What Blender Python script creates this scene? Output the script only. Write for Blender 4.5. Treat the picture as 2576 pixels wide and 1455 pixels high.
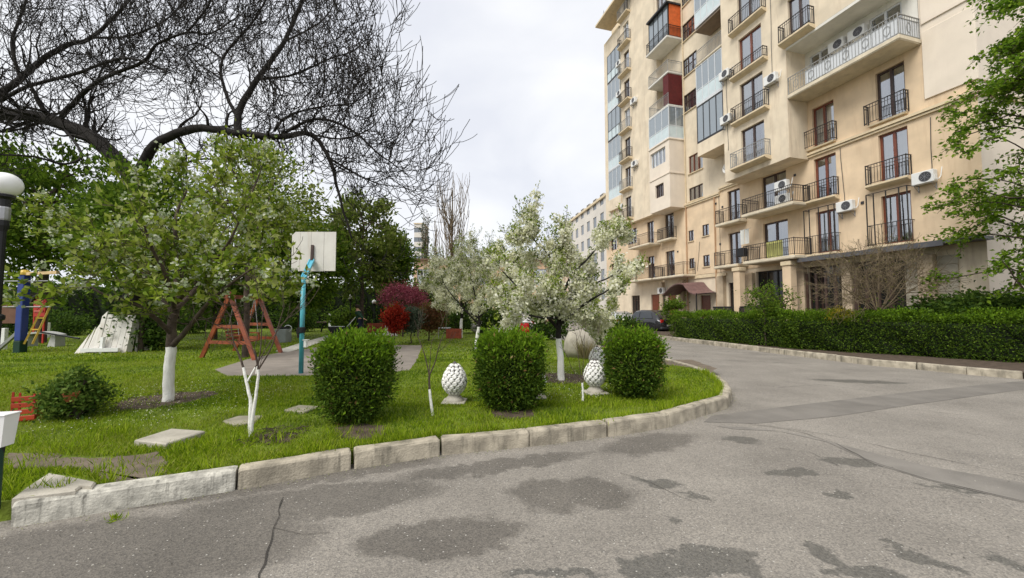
import bpy, math, random
import numpy as np
from mathutils import Vector, Matrix
R = math.radians
random.seed(7); rng = np.random.default_rng(7)
sc = bpy.context.scene
for o in list(bpy.data.objects): bpy.data.objects.remove(o)

# ------------------------------------------------------------------ camera
PITCH = math.atan(51.5/1000.0); EYE = 1.65
cam = bpy.data.cameras.new('camera'); co = bpy.data.objects.new('camera', cam)
sc.collection.objects.link(co); sc.camera = co
co.location = (0, 0, EYE); co.rotation_euler = (R(90)+PITCH, 0, 0)
cam.sensor_width = 36; cam.sensor_fit = 'HORIZONTAL'; cam.lens = 36*1000/2576.0
cam.clip_start = .05; cam.clip_end = 1200
# ------------------------------------------------------------------ sky and sun
SUN_EL, SUN_AZ = 52, 222
w = bpy.data.worlds.new('World'); sc.world = w; w.use_nodes = True
nt = w.node_tree; nt.nodes.clear(); N = nt.nodes.new; K = nt.links.new
out = N('ShaderNodeOutputWorld'); mixs = N('ShaderNodeMixShader')
skyt = N('ShaderNodeTexSky'); skyt.sky_type = 'NISHITA'; skyt.sun_disc = False
skyt.sun_elevation = R(SUN_EL); skyt.sun_rotation = R(SUN_AZ)
b1 = N('ShaderNodeBackground'); b1.inputs[1].default_value = .1; K(skyt.outputs[0], b1.inputs[0])
b2 = N('ShaderNodeBackground'); b2.inputs[1].default_value = .495
tc = N('ShaderNodeTexCoord'); mp = N('ShaderNodeMapping'); mp.inputs['Scale'].default_value = (1.6, 1.6, 3.2); mp.inputs['Location'].default_value = (.3, .1, .2)
nz = N('ShaderNodeTexNoise'); nz.inputs['Scale'].default_value = 1.7; nz.inputs['Detail'].default_value = 7; nz.inputs['Roughness'].default_value = .48
nz.inputs['Distortion'].default_value = .3
cr = N('ShaderNodeValToRGB')
cr.color_ramp.elements[0].position = .34; cr.color_ramp.elements[0].color = (.80, .82, .88, 1)
cr.color_ramp.elements[1].position = .66; cr.color_ramp.elements[1].color = (.98, .985, 1.0, 1)
K(tc.outputs['Generated'], mp.inputs[0]); K(mp.outputs[0], nz.inputs['Vector']); K(nz.outputs[0], cr.inputs[0]); K(cr.outputs[0], b2.inputs[0])
mixs.inputs[0].default_value = .94
K(b1.outputs[0], mixs.inputs[1]); K(b2.outputs[0], mixs.inputs[2]); K(mixs.outputs[0], out.inputs[0])
sl = bpy.data.lights.new('sun', 'SUN'); sl.energy = 1.5; sl.angle = R(30); sl.color = (1.0, .965, .90)
so = bpy.data.objects.new('sun', sl); sc.collection.objects.link(so)
az = R(SUN_AZ); el = R(SUN_EL)
sunvec = Vector((math.sin(az)*math.cos(el), math.cos(az)*math.cos(el), math.sin(el)))   # towards the sun
so.rotation_euler = sunvec.to_track_quat('Z', 'Y').to_euler(); so.location = (0, 0, 60)
sc.view_settings.view_transform = 'Standard'; sc.view_settings.look = 'None'
sc.view_settings.exposure = 1.12; sc.view_settings.gamma = 1; sc.view_settings.use_curve_mapping = False
sc.render.engine = 'CYCLES'
try:
    sc.cycles.transparent_max_bounces = 12; sc.cycles.max_bounces = 6
except Exception: pass

# ------------------------------------------------------------------ placing helpers
F, CX, CY = 1000., 1288., 727.5
def ray(x, y):
    a = (x-CX)/F; b = -(y-CY)/F
    return np.array([a, math.cos(PITCH)-b*math.sin(PITCH), math.sin(PITCH)+b*math.cos(PITCH)])
def G(x, y, z=0.):                       # the ground point seen there
    r = ray(x, y); t = (z-EYE)/r[2]; return np.array([0, 0, EYE])+t*r
def AT(x, y, Y):                         # the point at distance Y along the view
    r = ray(x, y); return np.array([0, 0, EYE])+r*(Y/r[1])
FANG = math.atan2(CX-1010, F/math.cos(PITCH))
SD = np.array([-math.sin(FANG), math.cos(FANG), 0.]); DD = np.array([-math.cos(FANG), -math.sin(FANG), 0.])
P0 = np.array([17.75, 17.6, 0.]); FROT = math.atan2(SD[1], SD[0])
def FW(s, d, z=0.): return P0+s*SD+d*DD+np.array([0, 0, z])
LAWN = .15

# ------------------------------------------------------------------ mesh helpers
class MB:
    def __init__(s): s.v = []; s.f = []
    def add(s, vs, fs):
        b = len(s.v); s.v += [tuple(map(float, v)) for v in vs]; s.f += [tuple(b+i for i in f) for f in fs]; return s
    def box(s, x0, x1, y0, y1, z0, z1):
        return s.add([(x0,y0,z0),(x1,y0,z0),(x1,y1,z0),(x0,y1,z0),(x0,y0,z1),(x1,y0,z1),(x1,y1,z1),(x0,y1,z1)],
                     [(0,3,2,1),(4,5,6,7),(0,1,5,4),(1,2,6,5),(2,3,7,6),(3,0,4,7)])
    def cbox(s, x0, x1, y0, y1, z0, z1, c=.01):       # box with chamfered edges
        X = [(x0, x0+c), (x1, x1-c)]; Y = [(y0, y0+c), (y1, y1-c)]; Z = [(z0, z0+c), (z1, z1-c)]
        vs = []; idx = {}
        for i in (0,1):
            for j in (0,1):
                for k in (0,1):
                    for m in range(3):
                        idx[i,j,k,m] = len(vs)
                        vs.append((X[i][0 if m==0 else 1], Y[j][0 if m==1 else 1], Z[k][0 if m==2 else 1]))
        fs = []
        def q(l): fs.append(tuple(l))
        for i in (0,1): q([idx[i,a,b,0] for a,b in ((0,0),(1,0),(1,1),(0,1))])
        for j in (0,1): q([idx[a,j,b,1] for a,b in ((0,0),(1,0),(1,1),(0,1))])
        for k in (0,1): q([idx[a,b,k,2] for a,b in ((0,0),(1,0),(1,1),(0,1))])
        for j in (0,1):
            for k in (0,1): q([idx[0,j,k,1], idx[1,j,k,1], idx[1,j,k,2], idx[0,j,k,2]])
        for i in (0,1):
            for k in (0,1): q([idx[i,0,k,0], idx[i,1,k,0], idx[i,1,k,2], idx[i,0,k,2]])
        for i in (0,1):
            for j in (0,1): q([idx[i,j,0,0], idx[i,j,1,0], idx[i,j,1,1], idx[i,j,0,1]])
        for i in (0,1):
            for j in (0,1):
                for k in (0,1): q([idx[i,j,k,0], idx[i,j,k,1], idx[i,j,k,2]])
        return s.add(vs, fs)
    def bar(s, p, q, w, h=None, up=(0,0,1)):          # square bar from p to q
        h = h or w; p = Vector(p); q = Vector(q); d = (q-p).normalized(); u = Vector(up)
        if abs(d.dot(u)) > .98: u = Vector((0,1,0))
        a = d.cross(u).normalized(); b = a.cross(d).normalized()
        vs = []
        for c in (p, q):
            for sa, sb in ((-1,-1),(1,-1),(1,1),(-1,1)): vs.append(c+a*sa*w/2+b*sb*h/2)
        return s.add(vs, [(0,3,2,1),(4,5,6,7),(0,1,5,4),(1,2,6,5),(2,3,7,6),(3,0,4,7)])
    def tube(s, pts, rad, n=6, cap=True):
        V_, F_ = tube_arr([(np.array(pts, float), np.array(rad if hasattr(rad, '__len__') else [rad]*len(pts), float))], n, cap)
        return s.add(V_, F_)
    def lathe(s, prof, n=16, c=(0,0,0), closed=True):
        vs = []; fs = []
        for r, z in prof:
            for i in range(n):
                a = 2*math.pi*i/n; vs.append((c[0]+r*math.cos(a), c[1]+r*math.sin(a), c[2]+z))
        for j in range(len(prof)-1):
            for i in range(n): fs.append((j*n+i, j*n+(i+1)%n, (j+1)*n+(i+1)%n, (j+1)*n+i))
        if closed: fs.append(tuple(range(n-1, -1, -1))); fs.append(tuple((len(prof)-1)*n+i for i in range(n)))
        return s.add(vs, fs)
    def prism(s, poly, z0, z1):
        n = len(poly); vs = [(p[0], p[1], z0) for p in poly]+[(p[0], p[1], z1) for p in poly]
        return s.add(vs, [tuple(range(n-1, -1, -1)), tuple(range(n, 2*n))]+[(i, (i+1) % n, n+(i+1) % n, n+i) for i in range(n)])
    def prism_y(s, poly, y0, y1):                     # polygon in x,z swept along y
        n = len(poly); vs = [(p[0], y0, p[1]) for p in poly]+[(p[0], y1, p[1]) for p in poly]
        return s.add(vs, [tuple(range(n)), tuple(range(2*n-1, n-1, -1))]+[(i, n+i, n+(i+1) % n, (i+1) % n) for i in range(n)])
    def shift(s, d): s.v = [(v[0]+d[0], v[1]+d[1], v[2]+d[2]) for v in s.v]; return s
    def rotz(s, a):
        c, n = math.cos(a), math.sin(a); s.v = [(v[0]*c-v[1]*n, v[0]*n+v[1]*c, v[2]) for v in s.v]; return s
def tube_arr(paths, n=5, cap=False):
    Vs = []; Fs = []; b = 0
    ang = np.arange(n)*2*np.pi/n; ca = np.cos(ang)[:, None]; sa = np.sin(ang)[:, None]
    for P, Rr in paths:
        m = len(P); T = np.empty_like(P); T[1:-1] = P[2:]-P[:-2]; T[0] = P[1]-P[0]; T[-1] = P[-1]-P[-2]
        T /= (np.linalg.norm(T, axis=1)[:, None]+1e-9)
        ref = np.array([0., 0, 1.]) if abs(T[0][2]) < .9 else np.array([1., 0, 0])
        for i in range(m):
            a = np.cross(T[i], ref); a /= (np.linalg.norm(a)+1e-9); c = np.cross(a, T[i]); ref = c
            Vs.append(P[i]+Rr[i]*(ca*a+sa*c))
        for i in range(m-1):
            for k in range(n): Fs.append((b+i*n+k, b+i*n+(k+1) % n, b+(i+1)*n+(k+1) % n, b+(i+1)*n+k))
        if cap and n > 2:
            Fs.append(tuple(b+k for k in range(n-1, -1, -1))); Fs.append(tuple(b+(m-1)*n+k for k in range(n)))
        b += m*n
    return np.concatenate(Vs), Fs
def link(o, parent=None):
    sc.collection.objects.link(o)
    if parent is not None: o.parent = parent
    return o
def obj(name, mb, mat, parent=None, smooth=False, kind=None):
    me = bpy.data.meshes.new(name); me.from_pydata(mb.v if isinstance(mb, MB) else mb[0], [], mb.f if isinstance(mb, MB) else mb[1])
    me.materials.append(mat)
    if smooth: me.polygons.foreach_set('use_smooth', [True]*len(me.polygons))
    o = link(bpy.data.objects.new(name, me), parent)
    if kind: o['kind'] = kind
    return o
def obj_np(name, V_, nf, mat, parent=None, kind=None, smooth=False, mi=None, mats=None):
    """V_: (M*nf,3) corner points, one face for each nf of them"""
    V_ = np.ascontiguousarray(V_, dtype=np.float32); M = len(V_)//nf
    me = bpy.data.meshes.new(name); me.vertices.add(M*nf); me.vertices.foreach_set('co', V_.ravel())
    me.loops.add(M*nf); me.loops.foreach_set('vertex_index', np.arange(M*nf, dtype=np.int32))
    me.polygons.add(M); me.polygons.foreach_set('loop_start', np.arange(M, dtype=np.int32)*nf)
    me.polygons.foreach_set('loop_total', np.full(M, nf, dtype=np.int32))
    for m in (mats or [mat]): me.materials.append(m)
    if mi is not None: me.polygons.foreach_set('material_index', np.asarray(mi, dtype=np.int32))
    me.update(calc_edges=True)
    o = link(bpy.data.objects.new(name, me), parent)
    if kind: o['kind'] = kind
    return o
def tag(o, label=None, cat=None, group=None, kind=None):
    if label: o['label'] = label
    if cat: o['category'] = cat
    if group: o['group'] = group
    if kind: o['kind'] = kind
    return o
def thing(name, label, cat, loc=(0,0,0), rotz=0, group=None):
    o = bpy.data.objects.new(name, None); sc.collection.objects.link(o); o.empty_display_size = .3
    o.location = tuple(map(float, loc)); o.rotation_euler = (0, 0, rotz)
    return tag(o, label, cat, group)
def dup(root, loc, rotz=None, label=None, scale=None):
    def cp(o, par):
        c = o.copy(); sc.collection.objects.link(c); c.parent = par
        for ch in [x for x in bpy.data.objects if x.parent == o]: cp(ch, c)
        return c
    r = cp(root, None); r.location = tuple(map(float, loc))
    if rotz is not None: r.rotation_euler = (0, 0, rotz)
    if label: r['label'] = label
    if scale: r.scale = scale
    return r

# ------------------------------------------------------------------ materials
MATS = {}
def mat(name, col, rough=.7, var=.12, scale=3., bump=.0, bscale=40., metal=0., spec=.3, stain=0., stain_col=None, coat=0.):
    if name in MATS: return MATS[name]
    m = bpy.data.materials.new(name); m.use_nodes = True; t = m.node_tree; n = t.nodes.new; k = t.links.new
    p = t.nodes['Principled BSDF']; p.inputs['Roughness'].default_value = rough; p.inputs['Metallic'].default_value = metal
    p.inputs['Specular IOR Level'].default_value = spec; p.inputs['Coat Weight'].default_value = coat
    tc = n('ShaderNodeTexCoord'); nz = n('ShaderNodeTexNoise'); nz.inputs['Scale'].default_value = scale; nz.inputs['Detail'].default_value = 6
    k(tc.outputs['Object'], nz.inputs['Vector'])
    mx = n('ShaderNodeMix'); mx.data_type = 'RGBA'
    a = [min(1, c*(1-var)) for c in col]; b = [min(1, c*(1+var)) for c in col]
    mx.inputs[6].default_value = (*a, 1); mx.inputs[7].default_value = (*b, 1)
    mr = n('ShaderNodeMapRange'); mr.inputs[1].default_value = .35; mr.inputs[2].default_value = .65; k(nz.outputs[0], mr.inputs[0]); k(mr.outputs[0], mx.inputs[0])
    last = mx.outputs[2]
    if stain:
        n2 = n('ShaderNodeTexNoise'); n2.inputs['Scale'].default_value = scale*.7; n2.inputs['Detail'].default_value = 9; n2.inputs['Roughness'].default_value = .7
        mpp = n('ShaderNodeMapping'); mpp.inputs['Scale'].default_value = (2.6, 2.6, .28); mpp.inputs['Location'].default_value = (5, 3, 1)
        k(tc.outputs['Object'], mpp.inputs[0]); k(mpp.outputs[0], n2.inputs['Vector'])
        m2 = n('ShaderNodeMapRange'); m2.inputs[1].default_value = .52; m2.inputs[2].default_value = .72; m2.inputs[4].default_value = stain
        k(n2.outputs[0], m2.inputs[0]); m3 = n('ShaderNodeMix'); m3.data_type = 'RGBA'
        k(m2.outputs[0], m3.inputs[0]); k(last, m3.inputs[6]); m3.inputs[7].default_value = (*(stain_col or [c*.55 for c in col]), 1); last = m3.outputs[2]
    k(last, p.inputs['Base Color'])
    if bump:
        n3 = n('ShaderNodeTexNoise'); n3.inputs['Scale'].default_value = bscale; n3.inputs['Detail'].default_value = 4; k(tc.outputs['Object'], n3.inputs['Vector'])
        bp = n('ShaderNodeBump'); bp.inputs['Strength'].default_value = bump; bp.inputs['Distance'].default_value = .02
        k(n3.outputs[0], bp.inputs['Height']); k(bp.outputs[0], p.inputs['Normal'])
    MATS[name] = m; return m
def leafmat(name, cols, trans=.35, rough=.65):
    """leaf colours picked leaf by leaf"""
    m = bpy.data.materials.new(name); m.use_nodes = True; t = m.node_tree; n = t.nodes.new; k = t.links.new
    p = t.nodes['Principled BSDF']; p.inputs['Roughness'].default_value = rough; p.inputs['Specular IOR Level'].default_value = .12
    g = n('ShaderNodeNewGeometry'); r = n('ShaderNodeValToRGB'); r.color_ramp.interpolation = 'LINEAR'
    e = r.color_ramp.elements
    while len(e) < len(cols): e.new(.5)
    for i, c in enumerate(cols): e[i].position = i/(len(cols)-1); e[i].color = (*c, 1)
    k(g.outputs['Random Per Island'], r.inputs[0]); k(r.outputs[0], p.inputs['Base Color'])
    tr = n('ShaderNodeBsdfTranslucent'); k(r.outputs[0], tr.inputs[0]); mx = n('ShaderNodeMixShader'); mx.inputs[0].default_value = trans
    k(p.outputs[0], mx.inputs[1]); k(tr.outputs[0], mx.inputs[2]); k(mx.outputs[0], t.nodes['Material Output'].inputs[0])
    return m
M_up = mat('plaster cream', (.71, .61, .465), .85, .09, 1.2, .25, 60, stain=.8, stain_col=(.50, .40, .29))
M_low = mat('plaster apricot', (.71, .55, .375), .85, .10, 1., .25, 60, stain=.8, stain_col=(.55, .40, .26))
M_pale = mat('plaster pale', (.76, .67, .56), .85, .05, 1., .2, 60, stain=.25, stain_col=(.62, .52, .42))
M_white = mat('plaster white', (.70, .68, .62), .85, .06, 1.5, .2, 60, stain=.3)
M_trim = mat('trim', (.68, .56, .38), .8, .08, 3, .2, 60, stain=.45, stain_col=(.36, .29, .2))
M_slab = mat('balcony slab', (.66, .58, .44), .85, .1, 2, .2, 50, stain=.5, stain_col=(.42, .36, .26))
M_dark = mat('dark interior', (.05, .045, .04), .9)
M_brown = mat('brown frame', (.17, .045, .022), .35, .2, 9, spec=.5)
M_brown2 = mat('dark brown frame', (.055, .03, .024), .4, .2, 9, spec=.5)
M_wframe = mat('white frame', (.62, .64, .66), .35, .05)
M_bframe = mat('black frame', (.03, .03, .032), .4)
M_iron = mat('wrought iron', (.045, .04, .038), .5, .2, 12, metal=.3)
M_ironL = mat('grey railing', (.30, .30, .29), .5, .15, 12, metal=.2)
M_frost = mat('frosted panel', (.55, .64, .66), .25, .05, 2, spec=.6)
M_curt = mat('curtain', (.62, .62, .58), .9, .05)
M_curtg = mat('green curtain', (.33, .36, .27), .9, .1)
M_terra = mat('orange cladding', (.62, .13, .03), .6, .12, 4)
M_maroon = mat('maroon cladding', (.10, .012, .012), .6, .15, 4)
M_ac = mat('ac casing', (.72, .72, .70), .4, .04, spec=.5)
M_acd = mat('ac dark', (.04, .04, .045), .5)
M_steel = mat('steel', (.35, .35, .36), .4, metal=.8)
def panemat():
    m = bpy.data.materials.new('window glass'); m.use_nodes = True; t = m.node_tree; n = t.nodes.new; k = t.links.new
    t.nodes.remove(t.nodes['Principled BSDF'])
    g = n('ShaderNodeBsdfGlossy'); g.inputs['Roughness'].default_value = .03; g.inputs[0].default_value = (.9, .93, .97, 1)
    tr = n('ShaderNodeBsdfTransparent'); tr.inputs[0].default_value = (.75, .8, .8, 1)
    fr = n('ShaderNodeFresnel'); fr.inputs[0].default_value = 1.9; ad = n('ShaderNodeMath'); ad.operation = 'MULTIPLY_ADD'; ad.inputs[1].default_value = .9; ad.inputs[2].default_value = .33
    nz = n('ShaderNodeTexNoise'); nz.inputs['Scale'].default_value = 1.2; bp = n('ShaderNodeBump'); bp.inputs['Strength'].default_value = .06; bp.inputs['Distance'].default_value = .05
    tc = n('ShaderNodeTexCoord'); k(tc.outputs['Object'], nz.inputs['Vector']); k(nz.outputs[0], bp.inputs['Height']); k(bp.outputs[0], g.inputs['Normal'])
    mx = n('ShaderNodeMixShader'); k(fr.outputs[0], ad.inputs[0]); k(ad.outputs[0], mx.inputs[0]); k(tr.outputs[0], mx.inputs[1]); k(g.outputs[0], mx.inputs[2])
    k(mx.outputs[0], t.nodes['Material Output'].inputs[0]); return m
M_glass = panemat()
M_darkpane = mat('opaque dark pane', (.02,.022,.022), .12, .1, spec=.6)  # near-black opaque panes: recess shade of the ground floor openings set as colour
M_bark = mat('bark', (.075, .055, .042), .9, .35, 8, .8, 30)
M_barkd = mat('dark bark', (.018, .015, .013), .9, .3, 6, .8, 20)
M_twig = mat('grey twig', (.15, .115, .07), .9, .2, 6)
M_lime = mat('limewash', (.78, .77, .72), .9, .06, 6, .5, 30, stain=.5, stain_col=(.34, .3, .25))
M_wood = mat('red stained wood', (.23, .055, .02), .42, .28, 5, .2, 40, spec=.5)
M_turq = mat('turquoise paint', (.055, .33, .40), .4, .15, 6, .15, 30, stain=.55, stain_col=(.08, .10, .07), spec=.5)
M_board = mat('white board paint', (.66, .63, .58), .55, .06, 3, .1, 20, stain=.4, stain_col=(.38, .27, .18))
M_wpaint = mat('white paint', (.76, .76, .74), .5, .04, 5, stain=.25, stain_col=(.4, .38, .33))
M_red = mat('red paint', (.50, .03, .02), .4, .1, spec=.5)
M_blue = mat('blue paint', (.02, .045, .22), .4, .1, spec=.5)
M_yel = mat('yellow paint', (.60, .40, .06), .45, .1)
M_black = mat('black paint', (.015, .015, .016), .4, .1)
M_dgreen = mat('dark green paint', (.012, .04, .025), .45, .1)
M_terrap = mat('terracotta', (.40, .12, .05), .8, .15, 8)
M_stone = mat('pale stone', (.36, .33, .27), .9, .2, 4, .6, 25, stain=.6, stain_col=(.13, .13, .10))
M_slabs = mat('flagstone', (.40, .37, .31), .9, .12, 3, .5, 25, stain=.5, stain_col=(.22, .2, .15))
M_soil = mat('soil', (.085, .062, .045), .95, .3, 7, .9, 25)
M_court = mat('court paving', (.24, .21, .18), .9, .12, 2, .4, 40, stain=.4)
M_path = mat('pale concrete path', (.50, .48, .42), .9, .08, 2, .3, 40)
M_cone = mat('cone paint', (.78, .77, .74), .65, .08, 8, .4, 40, stain=.8, stain_col=(.40,.38,.33))
M_coned = mat('cone grooves', (.10, .09, .085), .9, .2, 8)
M_rubber = mat('rubber', (.015, .015, .015), .8)

# ------------------------------------------------------------------ ground
def asphalt():
    m = bpy.data.materials.new('asphalt'); m.use_nodes = True; t = m.node_tree; n = t.nodes.new; k = t.links.new
    p = t.nodes['Principled BSDF']; p.inputs['Specular IOR Level'].default_value = .35
    tc = n('ShaderNodeTexCoord'); C = tc.outputs['Object']
    big = n('ShaderNodeTexNoise'); big.inputs['Scale'].default_value = .8; big.inputs['Detail'].default_value = 7; big.inputs['Roughness'].default_value = .6; k(C, big.inputs['Vector'])
    base = n('ShaderNodeValToRGB'); e = base.color_ramp.elements
    e[0].position = .3; e[0].color = (.182, .167, .147, 1); e[1].position = .7; e[1].color = (.275, .253, .223, 1); k(big.outputs[0], base.inputs[0])
    # warped position for stain outlines
    wn = n('ShaderNodeTexNoise'); wn.inputs['Scale'].default_value = 4.2; wn.inputs['Detail'].default_value = 8; wn.inputs['Roughness'].default_value = .62; k(C, wn.inputs['Vector'])
    sb = n('ShaderNodeVectorMath'); sb.operation = 'SUBTRACT'; sb.inputs[1].default_value = (.5, .5, .5); k(wn.outputs['Color'], sb.inputs[0])
    sc_ = n('ShaderNodeVectorMath'); sc_.operation = 'SCALE'; sc_.inputs['Scale'].default_value = .5; k(sb.outputs[0], sc_.inputs[0])
    wp = n('ShaderNodeVectorMath'); wp.operation = 'ADD'; k(C, wp.inputs[0]); k(sc_.outputs[0], wp.inputs[1])
    def blob(px, py, rx, ry, rot, soft):
        c = G(px, py); mpn = n('ShaderNodeMapping'); mpn.vector_type = 'TEXTURE'
        mpn.inputs['Location'].default_value = (c[0], c[1], 0); mpn.inputs['Rotation'].default_value = (0, 0, R(rot)); mpn.inputs['Scale'].default_value = (rx, ry, 1000)
        k(wp.outputs[0], mpn.inputs[0]); ln = n('ShaderNodeVectorMath'); ln.operation = 'LENGTH'; k(mpn.outputs[0], ln.inputs[0])
        mr = n('ShaderNodeMapRange'); mr.interpolation_type = 'SMOOTHSTEP'; mr.inputs[1].default_value = 1+soft*.6; mr.inputs[2].default_value = 1-soft*.6
        k(ln.outputs['Value'], mr.inputs[0]); return mr.outputs[0]
    def union(bl):
        last = None
        for b in bl:
            o_ = blob(*b)
            if last is None: last = o_; continue
            mm = n('ShaderNodeMath'); mm.operation = 'MAXIMUM'; k(last, mm.inputs[0]); k(o_, mm.inputs[1]); last = mm.outputs[0]
        return last
    wide = union([(150,1420,1.6,.55,12,.25),(700,1210,1.6,.22,22,.35),(800,1260,1.05,.33,14,.3),(1120,1350,.62,.22,10,.3),(1440,1240,.55,.34,5,.3),(1250,1170,1.1,.16,20,.4),(1640,1115,.7,.3,25,.4)])
    wet = union([(1770,1410,.36,.16,6,.14),(1640,1440,.22,.10,0,.2),(2090,1400,.10,.12,30,.25),(2170,1440,.22,.08,0,.2),(2270,1380,.12,.05,-25,.25),(2340,1410,.17,.055,-40,.25),
                 (2560,1420,.15,.05,-30,.3),(1690,1312,.085,.055,0,.25),(1990,1190,.24,.10,0,.25),(2150,1160,.34,.13,0,.3),(2110,1242,.12,.07,0,.3),(1870,1108,.22,.16,0,.3),
                 (1650,1215,.22,.12,-25,.4),(1750,1250,.12,.06,-25,.4),(2160,960,.9,.22,-14,.4),(2500,1240,.55,.07,-22,.3),(1400,1445,.3,.04,0,.3)])
    m1 = n('ShaderNodeMix'); m1.data_type = 'RGBA'; k(wide, m1.inputs[0]); k(base.outputs[0], m1.inputs[6]); 
    dk = n('ShaderNodeMix'); dk.data_type = 'RGBA'; dk.blend_type = 'MULTIPLY'; dk.inputs[0].default_value = 1; k(base.outputs[0], dk.inputs[6]); dk.inputs[7].default_value = (.58, .575, .57, 1); k(dk.outputs[2], m1.inputs[7])
    m2 = n('ShaderNodeMix'); m2.data_type = 'RGBA'; ws = n('ShaderNodeMath'); ws.operation = 'MULTIPLY'; ws.inputs[1].default_value = .8; k(wet, ws.inputs[0]); k(ws.outputs[0], m2.inputs[0]); k(m1.outputs[2], m2.inputs[6]); m2.inputs[7].default_value = (.10, .097, .088, 1)
    # aggregate: pale and dark grains
    vor = n('ShaderNodeTexVoronoi'); vor.inputs['Scale'].default_value = 95; k(C, vor.inputs['Vector'])
    gr = n('ShaderNodeValToRGB'); gr.color_ramp.elements[0].position = 0; gr.color_ramp.elements[0].color = (.62, .62, .62, 1); gr.color_ramp.elements[1].position = 1; gr.color_ramp.elements[1].color = (1.32, 1.3, 1.26, 1)
    sp = n('ShaderNodeSeparateColor'); k(vor.outputs['Color'], sp.inputs[0]); k(sp.outputs[0], gr.inputs[0])
    m3 = n('ShaderNodeMix'); m3.data_type = 'RGBA'; m3.blend_type = 'MULTIPLY'; m3.inputs[0].default_value = .8; k(m2.outputs[2], m3.inputs[6]); k(gr.outputs[0], m3.inputs[7])
    # scattered pale chips
    v2 = n('ShaderNodeTexVoronoi'); v2.inputs['Scale'].default_value = 30; k(C, v2.inputs['Vector']); s2 = n('ShaderNodeSeparateColor'); k(v2.outputs['Color'], s2.inputs[0])
    c1 = n('ShaderNodeMath'); c1.operation = 'LESS_THAN'; c1.inputs[1].default_value = .17; k(v2.outputs['Distance'], c1.inputs[0])
    c2 = n('ShaderNodeMath'); c2.operation = 'GREATER_THAN'; c2.inputs[1].default_value = .8; k(s2.outputs[1], c2.inputs[0])
    c3 = n('ShaderNodeMath'); c3.operation = 'MULTIPLY'; k(c1.outputs[0], c3.inputs[0]); k(c2.outputs[0], c3.inputs[1])
    m4 = n('ShaderNodeMix'); m4.data_type = 'RGBA'; k(c3.outputs[0], m4.inputs[0]); k(m3.outputs[2], m4.inputs[6]); m4.inputs[7].default_value = (.42, .40, .36, 1)
    k(m4.outputs[2], p.inputs['Base Color'])
    rr = n('ShaderNodeMapRange'); rr.inputs[3].default_value = .82; rr.inputs[4].default_value = .5; k(wet, rr.inputs[0]); k(rr.outputs[0], p.inputs['Roughness'])
    bp = n('ShaderNodeBump'); bp.inputs['Strength'].default_value = .5; bp.inputs['Distance'].default_value = .006; k(vor.outputs['Distance'], bp.inputs['Height']); k(bp.outputs[0], p.inputs['Normal'])
    return m
M_asph = asphalt()
M_asph2 = mat('patched asphalt', (.178, .164, .145), .85, .16, 1.5, .5, 120, stain=.6, stain_col=(.22,.2,.175))
M_crack = mat('crack', (.045, .04, .035), .95)
def groundgrass():
    m = mat('turf', (.13, .175, .02), .95, .4, 2.2, .8, 30, stain=.7, stain_col=(.10, .115, .03)); return m
M_turf = groundgrass()
mb = MB(); mb.add([(-500,-300,-.05),(500,-300,-.05),(500,900,-.05),(-500,900,-.05)], [(0,1,2,3)]); obj('ground', mb, mat('earth', (.12,.12,.07), .95, .3, .3), kind='structure')
mb = MB(); mb.add([(-60,-25,0),(60,-25,0),(60,90,0),(-60,90,0)], [(0,1,2,3)]); obj('road', mb, M_asph, kind='structure')

# kerb line of the lawn: measured outer edge at road level
KL = [(20,1330),(592,1235),(887,1182),(1108,1147),(1333,1125),(1530,1100),(1685,1075),(1778,1044)]
kp = [G(x, y)[:2] for x, y in KL]
kp += [np.array(p) for p in ((3.62,6.75),(4.02,7.35),(4.34,8.05),(4.58,8.85),(4.74,9.7),(4.80,10.6),(4.74,11.5),(4.58,12.4))]
last = kp[-1].copy()
for i in range(14): last = last+SD[:2]*1.0; kp.append(last.copy())
M_kerb = mat('kerb concrete', (.35, .31, .24), .9, .3, 5, .45, 50, stain=1., stain_col=(.12, .11, .085))
M_kerbw = mat('kerb with old whitewash', (.46, .44, .38), .9, .32, 9, .45, 50, stain=1., stain_col=(.11, .105, .09))
def kerbstone(parent, a, b, h=.19, wd=.17, m=None, gap=.012, side=1):
    a = np.array(a, float); b = np.array(b, float); d = b-a; L = np.linalg.norm(d); d /= L; nn = np.array([-d[1], d[0]])*side
    a = a+d*gap*random.uniform(.3, 1.6); b = b-d*gap*random.uniform(.3, 1.6)
    prof = [(0,-.04),(0.006,h*.55),(.012,h-.028),(.022,h-.009),(.04,h),(wd-.03,h),(wd-.008,h-.012),(wd,h*.5),(wd,-.04)]
    vs = []; fs = []; nS = 7; P = len(prof)
    off = random.uniform(-.008, .008); dz = random.uniform(-.007, .007); tl = random.uniform(-.006, .006)
    for i in range(nS):
        t = i/(nS-1); t = .02+(.96*(i-1)/(nS-3)) if 0 < i < nS-1 else t
        c = a+(b-a)*t; sh = .012 if i in (0, nS-1) else 0
        for (x, z) in prof:
            jx = random.uniform(-.004, .004); jz = random.uniform(-.004, .004) if z > 0 else 0
            xx = min(max(x, sh), wd-sh)+jx+off; zz = z if z < 0 else z-(sh if z > h*.8 else 0)+jz+dz+tl*(t-.5)
            q = c+nn*xx; vs.append((q[0], q[1], zz))
    for i in range(nS-1):
        for j in range(P-1): fs.append((i*P+j, i*P+j+1, (i+1)*P+j+1, (i+1)*P+j))
    fs.append(tuple(range(P))); fs.append(tuple((nS-1)*P+j for j in range(P-1, -1, -1)))
    return obj('kerb_stone', (vs, fs), m or M_kerb, parent)
kroot = bpy.data.objects.new('kerb', None); sc.collection.objects.link(kroot); kroot['kind'] = 'structure'
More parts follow.
